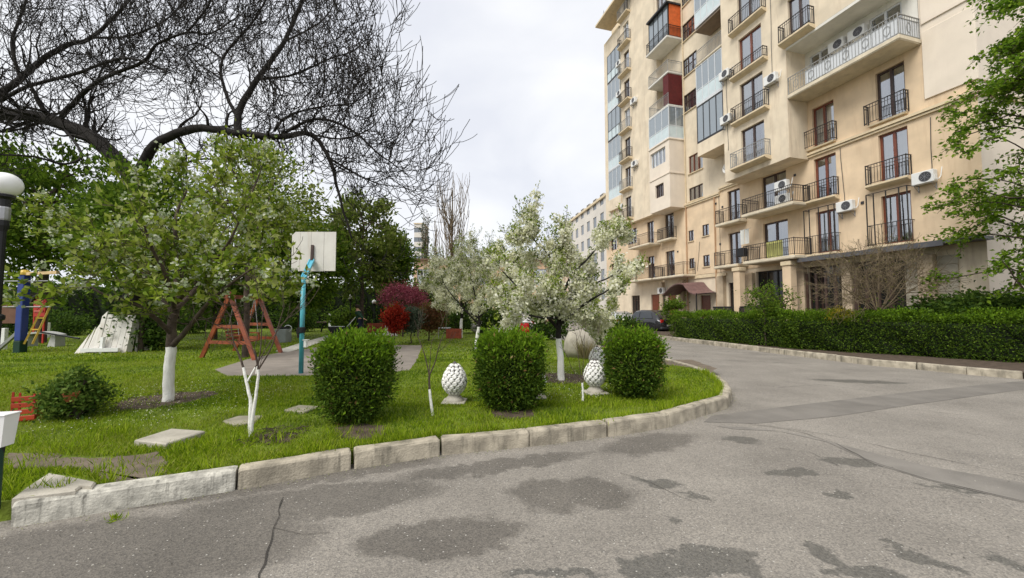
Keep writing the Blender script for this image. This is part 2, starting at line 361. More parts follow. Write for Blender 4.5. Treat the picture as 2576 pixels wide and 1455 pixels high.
for i in range(len(kp)-1):
    o = kerbstone(kroot, kp[i], kp[i+1], m=M_kerbw if i == 0 else M_kerb)
    if i == 0: o['label'] = 'longest kerb stone, with flaking white paint'
RK = [G(x, y)[:2] for x, y in ((2576,955),(2432,943),(2305,930),(2190,920))]
rk = [RK[0]-(RK[1]-RK[0])/np.linalg.norm(RK[1]-RK[0])*i for i in (4,3,2,1)]+RK
endp = G(1700, 858)[:2]; dv = endp-RK[-1]; nn_ = int(np.linalg.norm(dv)/1.0)
rk += [RK[-1]+dv*(i+1)/nn_ for i in range(nn_)]
dv = dv/np.linalg.norm(dv); rk += [rk[-1]+dv*(i+1) for i in range(8)]
kroot2 = bpy.data.objects.new('kerb', None); sc.collection.objects.link(kroot2); kroot2['kind'] = 'structure'
for i in range(len(rk)-1): kerbstone(kroot2, rk[i], rk[i+1], side=-1, wd=.15)

# lawn plot (inside the kerb) and soil bed behind the right kerb
def inward(P, w_):
    out_ = []
    for i in range(len(P)):
        a = P[max(0, i-1)]; b = P[min(len(P)-1, i+1)]; d = (b-a)/np.linalg.norm(b-a); out_.append(P[i]+np.array([-d[1], d[0]])*w_)
    return out_
inn = inward(kp, .165)
d0 = (kp[1]-kp[0])/np.linalg.norm(kp[1]-kp[0])
lawn_poly = [inn[0]-d0*1.1]+inn+[np.array([-2., 34.]), np.array([-45., 34.]), np.array([-45., -2.]), inn[0]-d0*8]
def fillpoly(P, z, zb=None):
    # triangulated polygon sheet via bmesh
    import bmesh
    bm = bmesh.new(); vs = [bm.verts.new((p[0], p[1], z)) for p in P]; f = bm.faces.new(vs)
    bmesh.ops.triangulate(bm, faces=[f])
    V_ = [tuple(v.co) for v in bm.verts]; bm.verts.index_update(); F_ = [tuple(v.index for v in f.verts) for f in bm.faces]; bm.free()
    m_ = MB(); m_.add(V_, F_)
    if zb is not None:
        n_ = len(P)
        m_.add([(p[0], p[1], z) for p in P]+[(p[0], p[1], zb) for p in P], [(i, (i+1) % n_, n_+(i+1) % n_, n_+i) for i in range(n_)])
    return m_
obj('lawn_soil', fillpoly(lawn_poly, LAWN, -.02), M_turf, kind='structure')
rin = [p for p in inward(rk, -.145)]
bed = rin+[FW(20, 0)[:2], FW(-2.45, 0)[:2], np.array([40., 12.]), np.array([40., 4.])]
obj('planting_bed', fillpoly(bed, .15, -.02), M_soil, kind='structure')
# strip of newer asphalt and long cracks
def pixpoly(pts, z): return [G(x, y, z)[:2] for x, y in pts]
obj('asphalt_patch', fillpoly(pixpoly([(1770,1062),(1790,1046),(2000,1020),(2300,985),(2576,958),(2700,948),(2700,960),(2576,980),(2300,1018),(2100,1048),(1900,1066)], .004), .004), M_asph2, kind='structure')
def crack(px, wd):
    P = []
    q = [G(x, y, .006)[:2] for x, y in px]
    for a, b in zip(q[:-1], q[1:]):
        nS = max(2, int(np.linalg.norm(b-a)/.12))
        for i in range(nS): P.append(a+(b-a)*i/nS+rng.normal(0, .012, 2))
    P.append(q[-1]); m_ = MB(); vs = []
    for i, p in enumerate(P):
        d = P[min(i+1, len(P)-1)]-P[max(i-1, 0)]; d = d/np.linalg.norm(d); nn = np.array([-d[1], d[0]])*wd*random.uniform(.2, 1)
        vs += [(*(p+nn), .008), (*(p-nn), .008)]
    m_.add(vs, [(2*i, 2*i+1, 2*i+3, 2*i+2) for i in range(len(P)-1)])
    return m_
for px, wd in (([(712,1250),(700,1300),(680,1360),(665,1420),(652,1470)],.006),([(1895,1068),(2010,1085),(2100,1115),(2200,1165),(2330,1205),(2576,1262),(2700,1290)],.006),
               ([(1880,1066),(2000,1080),(2140,1105),(2290,1140),(2400,1162),(2576,1200)],.005),([(2230,1020),(2330,1035),(2430,1045)],.006),([(1790,905),(1950,912),(2060,918)],.02),([(1730,880),(1900,888),(2050,884)],.02),([(1850,960),(1960,975),(2060,968),(2200,985)],.008),([(2350,1075),(2440,1090),(2576,1118)],.005),([(1960,1128),(2040,1140),(2110,1172)],.004),([(2260,1225),(2390,1235),(2576,1290)],.004),([(690,1330),(760,1345),(830,1340)],.003),([(1560,1190),(1640,1215),(1750,1265)],.003)):
    obj('asphalt_crack', crack(px, wd), M_crack, kind='structure')
obj('asphalt_patch', fillpoly(pixpoly([(1800,1072),(1890,1075),(2010,1092),(2150,1128),(2330,1172),(2576,1215),(2700,1240),(2700,1300),(2576,1264),(2330,1207),(2200,1167),(2080,1112),(1960,1085),(1850,1080)], .004), .004), mat('older patched asphalt', (.215,.198,.175), .85, .18, 1.8, .5, 120, stain=.8, stain_col=(.22,.203,.18)), kind='structure')
obj('court_paving', fillpoly(pixpoly([(540,930),(620,905),(700,888),(800,874),(930,868),(1062,869),(1050,905),(1030,932),(900,944),(700,946),(570,946)], LAWN+.005), LAWN+.005), M_court, kind='structure')
obj('garden_path', fillpoly(pixpoly([(690,884),(740,868),(838,840),(1000,838),(1000,846),(842,848),(770,874),(725,886)], LAWN+.010), LAWN+.010), M_path, kind='structure')

# ------------------------------------------------------------------ apartment building
FL = lambda k: 4.65+2.95*k
B = thing('apartment_building', 'tall cream apartment block with brown windows and balconies along the right side of the road', 'building', P0, FROT)
def sheet(mb, s0, s1, z0, z1, d, ops=(), rev=.24):
    S = sorted({s0, s1, *[min(max(x, s0), s1) for o in ops for x in o[:2]]}); Z = sorted({z0, z1, *[min(max(x, z0), z1) for o in ops for x in o[2:4]]})
    for a, b in zip(S[:-1], S[1:]):
        for c, e in zip(Z[:-1], Z[1:]):
            ms, mz = (a+b)/2, (c+e)/2
            if any(o[0] < ms < o[1] and o[2] < mz < o[3] for o in ops): continue
            mb.add([(a,d,c),(a,d,e),(b,d,e),(b,d,c)], [(0,1,2,3)])
    for o in ops:
        a, b, c, e = o[:4]
        mb.add([(a,d,c),(a,d-rev,c),(a,d-rev,e),(a,d,e),(b,d,c),(b,d-rev,c),(b,d-rev,e),(b,d,e)], [(0,1,2,3),(4,7,6,5),(3,2,6,7),(0,4,5,1)])
    return mb
def side(mb, s, d0, d1, z0, z1): return mb.add([(s,d0,z0),(s,d1,z0),(s,d1,z1),(s,d0,z1)], [(0,1,2,3)])
def flat(mb, s0, s1, d0, d1, z): return mb.add([(s0,d0,z),(s1,d0,z),(s1,d1,z),(s0,d1,z)], [(0,1,2,3)])
def curtain(mb, a, b, z0, z1, d):
    n_ = max(6, int((b-a)/.05)); vs = []
    for i in range(n_+1):
        x = a+(b-a)*i/n_; y = d+.035*math.sin(i*1.3)
        vs += [(x, y, z0), (x, y, z1)]
    mb.add(vs, [(2*i, 2*i+1, 2*i+3, 2*i+2) for i in range(n_)])
def window(s0, s1, z0, z1, d, fm=None, n=2, transom=None, cur=None, rev=.2, fw=.075, pmat=None, name='window'):
    """frame with n lights; glass panes are its children"""
    fm = fm or M_brown; y = d-rev; e = .004; s0 += e; s1 -= e; z0 += e; z1 -= e
    f = MB(); f.box(s0,s1,y,y+.07,z0,z0+fw).box(s0,s1,y,y+.07,z1-fw,z1).box(s0,s0+fw,y+.001,y+.071,z0+fw,z1-fw).box(s1-fw,s1,y+.001,y+.071,z0+fw,z1-fw)
    for i in range(1, n): x = s0+(s1-s0)*i/n; f.box(x-fw*.6, x+fw*.6, y+.003, y+.085, z0+fw, z1-fw)
    if transom: f.box(s0+fw, s1-fw, y+.005, y+.06, transom-.025, transom+.025)
    fo = obj(name, f, fm, B)
    for i in range(n):
        a = s0+(s1-s0)*i/n+fw*.6; b = s0+(s1-s0)*(i+1)/n-fw*.6
        p = MB(); yy = y+.03; p.add([(a,yy,z0+fw),(a,yy+random.uniform(-.004,.004),z1-fw),(b,yy+random.uniform(-.004,.004),z1-fw),(b,yy,z0+fw)], [(0,1,2,3)])
        obj('pane', p, pmat or M_glass, fo)
    cm = {None: None, 'w': M_curt, 'g': M_curtg}.get(cur, M_curt)
    if cur:
        L = s1-s0; t = random.uniform(.30, .47)
        c = MB(); curtain(c, s0+.03, s0+L*t, z0+.02, z1-.02, y-.12); obj('curtain', c, cm, fo)
        c = MB(); curtain(c, s1-L*random.uniform(.25, .47), s1-.03, z0+.02, z1-.02, y-.12); obj('curtain', c, cm, fo)
    return fo
def railing(parent, pts, z0, h=.95, m=None, sp=.12, bw=.016, deco=False):
    """pts: polyline in (s,d)"""
    r = MB(); P = [np.array(p, float) for p in pts]
    for a, b in zip(P[:-1], P[1:]):
        r.bar((*a, z0+h), (*b, z0+h), .045, .03); r.bar((*a, z0+.07), (*b, z0+.07), .025)
        r.bar((*a, z0+h-.16), (*b, z0+h-.16), .018)
        L = np.linalg.norm(b-a); n_ = max(2, int(L/sp))
        for i in range(n_+1):
            q = a+(b-a)*i/n_; r.bar((*q, z0+.07), (*q, z0+h), bw)
        if deco:
            for i in range(int(L/.8)):
                c = a+(b-a)*(i+.5)/max(1, int(L/.8)); u = (b-a)/L
                ring = [(c[0]+u[0]*.13*math.cos(t), c[1]+u[1]*.13*math.cos(t), z0+.45+.22*math.sin(t)) for t in np.linspace(0, 2*math.pi, 11)]
                for p_, q_ in zip(ring[:-1], ring[1:]): r.bar(p_, q_, .016)
    for p in P: r.bar((*p, z0), (*p, z0+h+.03), .035)
    return obj('railing', r, m or M_iron, parent)
def balcony(s0, s1, d0, d1, z, th=.14, rm=None, rail=True, left=True, right=True, h=.95, deco=False, sm=None, inset=.05, sp=.12):
    s_ = MB(); s_.cbox(s0, s1, d0-.05, d1, z-th, z, .012); s_.box(s0+.03, s1-.03, d0+.02, d1-.03, z-th-.035, z-th-.001)
    o = obj('balcony', s_, sm or M_slab, B)
    if rail:
        a, b, e = s0+inset, s1-inset, d1-inset; pts = []
        if right: pts.append((a, d0+.02))
        pts += [(a, e), (b, e)]
        if left: pts.append((b, d0+.02))
        railing(o, pts, z, h, rm, sp, deco=deco)
    return o
def ledge(s0, s1, d, z, proj=.35, h=.95, rm=None, french=True, deco=False):
    """sloped ledge under a window with a shallow railing"""
    s_ = MB(); n_ = [(d-.02,z),(d+proj,z),(d+proj,z-.09),(d+proj-.10,z-.16),(d-.02,z-.24)]
    vs = [(s0,y,zz) for y,zz in n_]+[(s1,y,zz) for y,zz in n_]
    s_.add(vs, [(0,1,2,3,4),(9,8,7,6,5)]+[(i,(i+1)%5,5+(i+1)%5,5+i) for i in range(5)])
    o = obj('balcony', s_, M_trim, B)
    if h: railing(o, [(s0+.04, d+.02),(s0+.04, d+proj-.04),(s1-.04, d+proj-.04),(s1-.04, d+.02)], z, h, rm, deco=deco)
    return o
DB = 1.4                       # how far the bays stand out
zc = 10.2                      # cornice
# -- base wall, lower floors (z 4.3 - 10.1), with openings
lowops = []
def W(lst, s0, s1, z0, z1): lst.append((s0, s1, z0, z1)); return (s0, s1, z0, z1)
c1 = [W(lowops, -.12, 1.02, FL(k)+.02, FL(k)+2.33) for k in (0, 1)]
c2 = [W(lowops, 2.95, 4.10, FL(k)+.02, FL(k)+2.30) for k in (0, 1)]
c3 = [W(lowops, 5.75, 7.40, FL(k)+.02, FL(k)+2.35) for k in (0, 1)]
c4 = [W(lowops, 9.10, 10.15, FL(k)+.02, FL(k)+2.25) for k in (0, 1)]
sw = [W(lowops, a, b, z, z+h_) for a, b, z, h_ in ((11.95,12.62,7.15,.85),(13.55,14.12,7.0,.85),(11.95,12.62,4.85,.85),(13.55,14.12,4.85,.8))]
c5 = [W(lowops, 15.85, 17.0, FL(k)-.25*(k==0)+0.02, FL(k)+2.2-.25*(k==0)) for k in (0, 1)]
c6 = [W(lowops, 18.6, 19.6, FL(k)-.25*(k==0), FL(k)+2.1-.25*(k==0)) for k in (0, 1)]
c7 = [W(lowops, 21.3, 22.9, FL(1)+.5, FL(1)+2.0)]
c8 = [W(lowops, 25.0, 26.2, FL(k)+.4, FL(k)+1.9) for k in (0, 1, )]
mb = MB(); sheet(mb, -2.4, 27.2, 4.3, zc-.12, 0, lowops); side(mb, 27.2, -12, 0, 0, zc-.12)
obj('wall', mb, M_low, B)
# -- ground floor wall
gops = [(-1.2+.0, .0, .0, 0, 0)]
gops = [(.25,2.3,.2,4.0),(2.75,4.68,.2,4.0),(5.35,8.05,.2,4.05),(9.2,10.3,1.0,3.5),(12.0,13.0,.4,2.7),(15.8,16.9,.3,3.3),(18.0,19.2,.3,3.0),(21.0,22.4,.8,3.0)]
mb = MB(); sheet(mb, -2.4, 27.2, 0, 4.3, -.03, gops, rev=.3); obj('ground_floor_wall', mb, M_up, B)
# -- upper wall right end (flush) and pale insulated panel wrapping the corner
upops = []
c1u = W(upops, -.12, 1.02, FL(2)+.02, FL(2)+2.4); c2u = W(upops, 2.95, 4.10, FL(2)+.02, FL(2)+2.2)
mb = MB(); sheet(mb, -2.4, 4.35, zc+.12, FL(3)-.15, .0, upops)
obj('wall', mb, M_low, B)
mb = MB(); sheet(mb, -2.4, -.72, FL(3)-.15, 33, .0); side(mb, -2.4, -12, 0, 0, 33); obj('end_wall', mb, M_pale, B)
mb = MB(); mb.cbox(-2.46, -.80, .003, .06, 10.75, 13.75, .015); mb.cbox(-2.46, -2.403, -9, .002, 10.75, 24, .015)
mb.cbox(-2.46, -.80, .003, .06, 14.1, 24, .015); obj('insulation_panel', mb, M_pale, B)
# -- cornice bands
mb = MB()
mb.box(-2.5, 10.8, 0, .10, zc-.12, zc-.03).box(-2.52, 10.8, 0, .16, zc+.0, zc+.12).box(-2.5, 10.8, 0, .05, zc-.03, zc)
mb.box(10.8, 15.0, .0, .10, zc-.42, zc-.33).box(10.8, 15.0, 0, .15, zc-.30, zc-.18)
mb.box(10.4, 15.3, -.02, .06, 4.02, 4.22); mb.box(-2.5, -2.403, -10, 0, zc-.05, zc+.12)
obj('cornice', mb, M_trim, B)
# -- middle recessed wall s 8.85..18 upper floors
midops = []
kw = [W(midops, 12.45, 13.95, 10.15, 11.2), W(midops, 12.4, 13.9, 12.35, 13.75)] + [W(midops, 12.75, 14.32, FL(k)+1.0, FL(k)+2.45) for k in (4,5,6,7,8,9)]
W(midops, 9.3, 10.0, FL(2)+.1, FL(2)+2.1)
mb = MB(); sheet(mb, 8.85, 18.0, zc-.12, 33.4, 0, midops); obj('wall', mb, M_up, B)
# -- bay B (s 4.35..8.85) floors 2.., widened to s -0.72 from floor 4 on
bops = []
cc = [W(bops, 5.85, 7.50, FL(k)+.02, FL(k)+2.3) for k in range(2, 10)]
mb = MB(); sheet(mb, 4.35, 8.85, zc-.2, 33.4, DB, bops); side(mb, 4.35, 0, DB, zc-.2, FL(4)-.2); side(mb, 8.85, 0, DB, zc-.2, 33.4)
flat(mb, 4.35, 8.85, 0, DB, zc-.2)
obj('bay', mb, M_up, B)
eops = []
cx = [W(eops, 2.95, 4.15, FL(k)+.02, FL(k)+2.3) for k in range(4, 8)]
mb = MB(); sheet(mb, -.72, 4.35, FL(4)-.25, 33.4, DB, eops); side(mb, -.72, 0, DB, FL(4)-.25, 33.4); obj('bay', mb, M_up, B)
mb = MB(); mb.box(-.72, 4.35, 0, DB-.003, FL(4)-.4, FL(4)-.253); obj('loggia_ceiling', mb, M_white, B)
# loggia (floor 3): white back wall with doors, long balcony
lo = [(3.0,4.1,FL(3)+.05,FL(3)+2.25),(-.15,1.15,FL(3)+.05,FL(3)+2.25)]
mb = MB(); sheet(mb, -.72, 4.348, FL(3)-.15, FL(4)-.25, .02, lo); obj('loggia_wall', mb, M_white, B)
for o_ in lo: window(*o_, .02, M_wframe, 2, rev=.12)
lb = balcony(-.78, 4.36, 0, DB, FL(3)-.02, th=.18, rm=M_ironL, left=False, deco=True, sp=.14)
for a_ in np.arange(-.70, 3.4, 1.03): obj('panel', MB().box(a_, a_+1.0, DB-.085, DB-.075, FL(3)+.08, FL(3)+.80), mat('white railing sheet', (.62,.64,.66), .5, .05), lb)
obj('panel', MB().box(-.715, -.705, .08, DB-.1, FL(3)+.08, FL(3)+.80), mat('white railing sheet', (.62,.64,.66)), lb)
# -- left wing: bay D (s 14.4..17), wing E/F (d .5), end strip
dops = []
W(dops, 15.2, 16.3, 10.9, 12.0); W(dops, 14.9, 16.9, 13.6, 14.9)
mb = MB(); sheet(mb, 14.4, 17.05, 9.8, 15.25, DB, dops); side(mb, 14.4, 0, DB, 9.8, 15.25); side(mb, 17.05, 0, DB, 9.8, 15.25); flat(mb, 14.4, 17.05, 0, DB, 9.8); flat(mb, 14.4, 17.05, 0, DB, 15.25)
mb.box(14.36, 17.09, DB-.0, DB+.05, 12.52, 12.62).box(14.35, 14.397, .0, DB+.05, 12.52, 12.62).cbox(14.34, 17.1, .0, DB+.08, 15.25, 15.4, .03)
obj('bay', mb, M_pale, B)
window(15.2, 16.3, 10.9, 12.0, DB, M_brown2, 4, cur='w'); window(14.9, 16.9, 13.6, 14.9, DB, M_wframe, 4, cur='w')
eo = []
ew = [W(eo, 21.35, 22.35, FL(k)+.02, FL(k)+2.15) for k in range(2, 10)]
mb = MB(); sheet(mb, 17.05, 22.9, zc-.15, 33.4, .5, eo); flat(mb, 17.05, 22.9, 0, .5, zc-.15); side(mb, 17.05, 0, .5, zc-.15, 33.4); side(mb, 22.9, 0, .5, zc-.15, 33.4)
side(mb, 18, 0, .5, zc, 33.4); obj('wall', mb, M_up, B)
mb = MB(); sheet(mb, 22.9, 27.2, zc-.12, 31.4, 0, [(23.6,26.1,zc+3.2,29.6)], rev=.02); side(mb, 27.2, -12, 0, zc-.12, 31.4); obj('wall', mb, M_up, B)
mb = MB(); mb.cbox(16.9, 26.4, -.5, 1.5, 32.9, 33.15, .02); mb.box(24.0, 27.2, -6, -.004, 31.4, 31.75); obj('roof_eave', mb, M_trim, B)
mb = MB(); mb.box(-2.4, 27.2, -12, -1.0, 31.41, 33.6); mb.box(-2.4, 23, -1.2, 0, 33.4, 33.62); obj('roof', mb, M_trim, B)
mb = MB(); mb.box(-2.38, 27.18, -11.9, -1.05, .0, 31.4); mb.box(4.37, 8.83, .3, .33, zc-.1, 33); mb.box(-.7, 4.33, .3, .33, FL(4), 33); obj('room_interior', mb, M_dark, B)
# drainpipes
for s_, z1_, d_ in ((14.28, 9.9, .07), (11.3, zc-.4, .07), (14.25, 30, .07)):
    mb = MB(); mb.tube([(s_, d_, .3 if z1_ < 20 else 10.2), (s_, d_, z1_)], .045, 8); obj('drainpipe', mb, M_trim if z1_ > 20 else mat('pipe', (.45,.27,.15), .6), B)
# windows and their balconies
window(*c1[0], 0, M_brown, 2, cur='g', fw=.09); window(*c1[1], 0, M_brown, 2, cur='w', fw=.09); window(*c1u, 0, M_brown2, 2, cur='w', fw=.09)
window(*c2[0], 0, M_brown, 2, cur='w', fw=.09); window(*c2[1], 0, M_brown, 2, cur='w', fw=.09); window(*c2u, 0, M_brown, 2, cur='w', fw=.09)
for (s0, s1, z0, z1), k in zip(c1+c2, (0,1,0,1)):
    a, b = s0-.12, s1+.42
    if k == 1: ledge(a, b, 0, z0-.03, .38)
    else:
        o_ = ledge(a, b, 0, z0-.03, .42, h=0)
        r = MB()                                   # tall window cage
        for q in np.linspace(a+.04, b-.04, 12): r.bar((q,.38,z0), (q,.38,z0+.95), .016)
        for q in (a+.04, a+.34, (a+b)/2, b-.34, b-.04): r.bar((q,.38,z0), (q,.38,z1+.15), .038)
        for zz in (z0+.05, z0+.95, z1+.15): r.bar((a+.04,.38,zz), (b-.04,.38,zz), .03)
        for q in (a+.04, b-.04):
            for zz in (z0+.05, z0+.95, z1+.15): r.bar((q,0,zz), (q,.38,zz), .025)
            for dd_ in (.13, .26): r.bar((q,dd_,z0), (q,dd_,z0+.95), .016)
        obj('railing', r, M_iron, o_)
for (s0, s1, z0, z1) in (c1u, c2u):
    r = MB(); o_ = obj('window_sill', MB().box(s0-.05, s1+.3, .004, .16, z0-.12, z0-.03), M_trim, B)
    railing(o_, [(s0-.1,.02),(s0-.1,.3),(s1+.35,.3),(s1+.35,.02)], z0-.03, .95)
for k, o_ in enumerate(c3):
    window(*o_, 0, M_brown2, 2, cur='g' if k == 0 else 'w', fw=.09)
    balcony(4.35, 7.75, 0, 1.3, FL(k)-.02, th=.16)
for k, o_ in enumerate(c4):
    window(*o_, 0, M_brown2, 2, cur='w', fw=.08)
    balcony(8.55, 10.6, 0, .7 if k else .9, FL(k)-.02, th=.15)
for i, o_ in enumerate(sw): window(*o_, 0, M_brown2, 2, rev=.12, fw=.05, cur='w' if i % 2 else None); 
for a, b, z, h_ in ((11.9,12.67,7.15,0),(13.5,14.17,7.0,0),(11.9,12.67,4.85,0),(13.5,14.17,4.85,0)): obj('window_sill', MB().box(a, b, -.01, .07, z-.06, z), M_trim, B)
for i, o_ in enumerate(kw): window(*o_, 0, M_brown if i == 1 else M_brown2, 3, transom=o_[2]+.85 if i > 1 else None, rev=.14, fw=.06, cur='w'); obj('window_sill', MB().box(o_[0]-.06, o_[1]+.06, -.01, .09, o_[2]-.07, o_[2]-.003), M_trim, B)
window(9.3, 10.0, FL(2)+.1, FL(2)+2.1, 0, M_brown2, 1)
for j, o_ in enumerate(cc):
    k = j+2; window(*o_, DB, M_brown if k in (4,) else M_brown2, 2, transom=None, cur='w', fw=.09)
    ledge(5.45, 7.95, DB, FL(k)-.02, .5 if k == 2 else .36, h=.95 if k != 4 else .6, rm=M_ironL if k == 2 else M_iron, deco=(k == 2))
for j, o_ in enumerate(cx):
    k = j+4; window(*o_, DB, M_brown2, 2, cur='w', fw=.09)
    ledge(2.7, 4.45, DB, FL(k)-.05, .45)
# glazed loggias in the middle (s 8.85..11.3)
def glazed(s0, s1, d0, d1, z0, z1, fm, n=4, sill=.9, panel=None, sideface='right', closed=True, nm='glazed_balcony', label=None):
    f = MB(); pw = .05; zz = [z0, z0+sill, z1-pw]
    f.box(s0, s1, d0+.01, d1-.001, z0-.15, z0)                     # floor slab
    for z in zz: f.box(s0, s1, d1-.05, d1, z, z+pw)
    for i in range(n+1): x = s0+(s1-s0-pw)*i/n; f.box(x, x+pw, d1-.045, d1+.003, z0+pw, z1-pw)
    for z in zz: f.box(s0, s0+.05, d0, d1-.06, z, z+pw)
    f.box(s0-.002, s0+.045, (d0+d1)/2-.02, (d0+d1)/2+.03, z0+pw, z1-pw)
    o = obj(nm, f, fm, B)
    if label: o['label'] = label
    for i in range(n):
        a = s0+(s1-s0)*i/n+.04; b = s0+(s1-s0)*(i+1)/n-.0; jit = random.uniform(-.01, .01)
        if z0+sill > z0+.1: obj('panel', MB().box(a, b, d1-.03, d1-.018, z0+pw, z0+sill), panel or M_frost, o)
        if closed: obj('pane', MB().add([(a,d1-.02,z0+sill+pw),(a,d1-.02+jit,z1-pw),(b,d1-.02+jit,z1-pw),(b,d1-.02,z0+sill+pw)], [(0,1,2,3)]), M_glassw, o)
    obj('panel', MB().box(s0+.012, s0+.028, d0, d1-.05, z0+pw, z0+sill), panel or M_frost, o)
    if closed: obj('pane', MB().add([(s0+.02,d0,z0+sill+pw),(s0+.02,d0,z1-pw),(s0+.02,d1-.05,z1-pw),(s0+.02,d1-.05,z0+sill+pw)], [(0,1,2,3)]), M_glassw, o)
    return o
M_glassw = bpy.data.materials.new('reflecting glass'); M_glassw.use_nodes = True
_p = M_glassw.node_tree.nodes['Principled BSDF']; _p.inputs['Base Color'].default_value = (.30, .34, .37, 1); _p.inputs['Roughness'].default_value = .06; _p.inputs['Specular IOR Level'].default_value = 1.0; _p.inputs['Metallic'].default_value = .35
lg0, lg1 = 8.87, 11.3
_wallbox = MB().box(lg0, lg1, 0, DB, 12.62, 13.55); obj('balcony_parapet', _wallbox, M_up, B)
glazed(lg0, lg1, .0, DB, 13.6, 16.25, M_bframe, 4, .05, nm='glazed_balcony')
glazed(lg0, lg1, .0, DB, 16.45, 19.2, M_wframe, 4, 1.0)
g_ = balcony(lg0, lg1, 0, DB, 19.45, th=.12, rm=M_ironL, left=False); obj('canopy', MB().box(lg0, lg1, .05, DB, 21.9, 21.97), mat('bronze sheet', (.2,.15,.11), .6), g_)
obj('screen', MB().box(lg0+.05, lg0+.08, .1, DB-.1, 19.5, 21.9), mat('brown mesh', (.16,.12,.09), .8), g_)
glazed(lg0, lg1, .0, DB, 22.3, 25.1, M_wframe, 4, 1.0); glazed(lg0, lg1, .0, DB, 25.3, 28.1, M_wframe, 4, 1.0); glazed(lg0, lg1, 0, DB, 28.3, 31.2, M_wframe, 4, 1.)
# bay D upper balconies
glazed(14.4, 17.05, 0, DB, 15.45, 18.0, M_wframe, 3, .95)
g_ = balcony(14.4, 17.05, 0, DB, 18.15, th=.14, rm=M_ironL, sm=M_white)
o_ = obj('side_screen', MB().box(14.42, 14.52, .05, DB-.05, 18.2, 20.7), M_maroon, g_); o_['label'] = 'maroon side screen'
obj('side_screen', MB().box(14.52, 15.1, DB-.12, DB-.06, 18.2, 20.7), M_maroon, g_)
balcony(14.4, 17.05, 0, DB, 20.9, th=.14, rm=M_ironL, sm=M_white)
g_ = balcony(14.3, 17.15, 0, DB+.1, 23.8, th=.16, rm=M_iron, sm=M_white)
o_ = obj('side_screen', MB().box(14.44, 14.5, .03, DB-.3, 23.85, 26.6), M_terra, g_); o_['label'] = 'orange side screen'
f = MB(); f.box(14.35, 17.1, .02, DB+.05, 26.6, 26.75)
for x in np.linspace(14.5, 17.05, 5): f.box(x, x+.06, DB-.25, DB-.19, 23.85, 26.6)
go = obj('glazed_balcony', f, M_bframe, B)
for i in range(4): x = 14.56+i*.637; obj('pane', MB().add([(x,DB-.22,23.9),(x,DB-.22,26.6),(x+.57,DB-.22,26.6),(x+.57,DB-.22,23.9)], [(0,1,2,3)]), M_glassw, go)
mb = MB(); sheet(mb, 14.4, 17.05, 26.76, 33.0, .75, [(14.9,16.6,27.6,28.9)]); side(mb, 14.4, 0, .75, 26.76, 33); obj('wall', mb, M_up, B); window(14.9, 16.6, 27.6, 28.9, .75, M_brown2, 3)
for k_, o_ in enumerate((c5)):
    window(*o_, 0, M_brown2, 2, fw=.08, cur='w')
balcony(15.5, 17.35, 0, .6, FL(1)-.02, th=.14)
balcony(13.4, 17.2, 0, 1.15, FL(0)-.3, th=.13); balcony(17.4, 21.5, 0, 1.2, FL(0)-.3, th=.13)
balcony(17.6, 20.9, 0, 1.2, FL(1)-.15, th=.13, sp=.14)
for o_ in c6: window(*o_, 0, M_brown2, 2, cur='w', fw=.08)
window(*c7[0], 0, M_brown2, 3, cur='w'); 
for o_ in c8: window(*o_, 0, M_brown2, 2, cur='w')
# E windows with small ledges, F glazed column
for j, o_ in enumerate(ew):
    k = j+2; window(*o_, .5, M_wframe if k in (5, 8) else M_brown2, 2 if k != 7 else 1, cur='w', fw=.07)
    ledge(21.0, 22.8, .5, FL(k)-.02, .45, rm=M_ironL if k % 2 else M_iron)
for j in range(5):
    z = 13.4+j*3.25; glazed(23.6, 26.1, -.4, .25, z+.1, z+3.15, (M_wframe, M_wframe, M_bframe, M_wframe, M_bframe)[j], 3, 1.0)
mb = MB(); mb.cbox(23.6, 26.1, 0, .3, 12.2, 13.42, .02); obj('balcony_parapet', mb, M_up, B)
balcony(22.9, 26.6, 0, .9, zc-.1, th=.2)
# roof rail
mb = MB()
for p_, q_ in (((26.3,.2,33.1),(26.3,.2,34.2)),((26.3,.2,34.2),(25.9,.2,34.2)),((25.0,1.2,33.1),(25.0,1.2,33.9))): mb.bar(p_, q_, .05)
obj('roof_rail', mb, M_steel, B)
# ground floor: columns, canopy, shop openings, doors
for s0, s1 in ((.0-.9,-.35),(2.3,2.75),(4.7,5.3),(8.1,8.7),(10.5,11.1),(14.6,15.2),(17.2,17.6)):
    obj('pilaster', MB().cbox(s0, s1, -.02, .28, 0, 4.0, .02), mat('stained pilaster', (.50,.40,.28), .85, .15, 2, .2, 60, stain=.7, stain_col=(.28,.22,.15)), B)
for s0, s1 in ((4.75,5.25),(8.2,8.7)):
    o_ = obj('column', MB().cbox(s0, s1, .7, 1.15, 0, 4.35, .02), M_low, B); obj('capital', MB().cbox(s0-.06, s1+.06, .64, 1.21, 4.1, 4.34, .02), M_trim, o_)
mb = MB(); mb.prism_y([(-2.6,4.32),(4.5,4.32),(4.5,4.42),(-2.6,4.46)], 0, .95); mb.box(-1.6, 4.5, .93, .97, 4.22, 4.44); obj('canopy', mb, mat('canopy sheet', (.10,.10,.11), .5), B)
M_slat = mat('grey cladding', (.42,.38,.30), .8, .1, 4)
for i in range(9):                                  # boards beside the shop front
    obj('board', MB().box(-1.55+.0, .2, .0, .03+.004*(i%2), .5+i*.38, .5+i*.38+.36), M_slat, B)
for (a, b, c, e) in ((.25,2.3,.2,4.0),(2.75,4.68,.2,4.0),(9.2,10.3,1.0,3.5),(21.0,22.4,.8,3.0)):
    window(a, b, c, e, -.03, M_brown2, 3, rev=.2, transom=e-.5, pmat=M_darkpane)
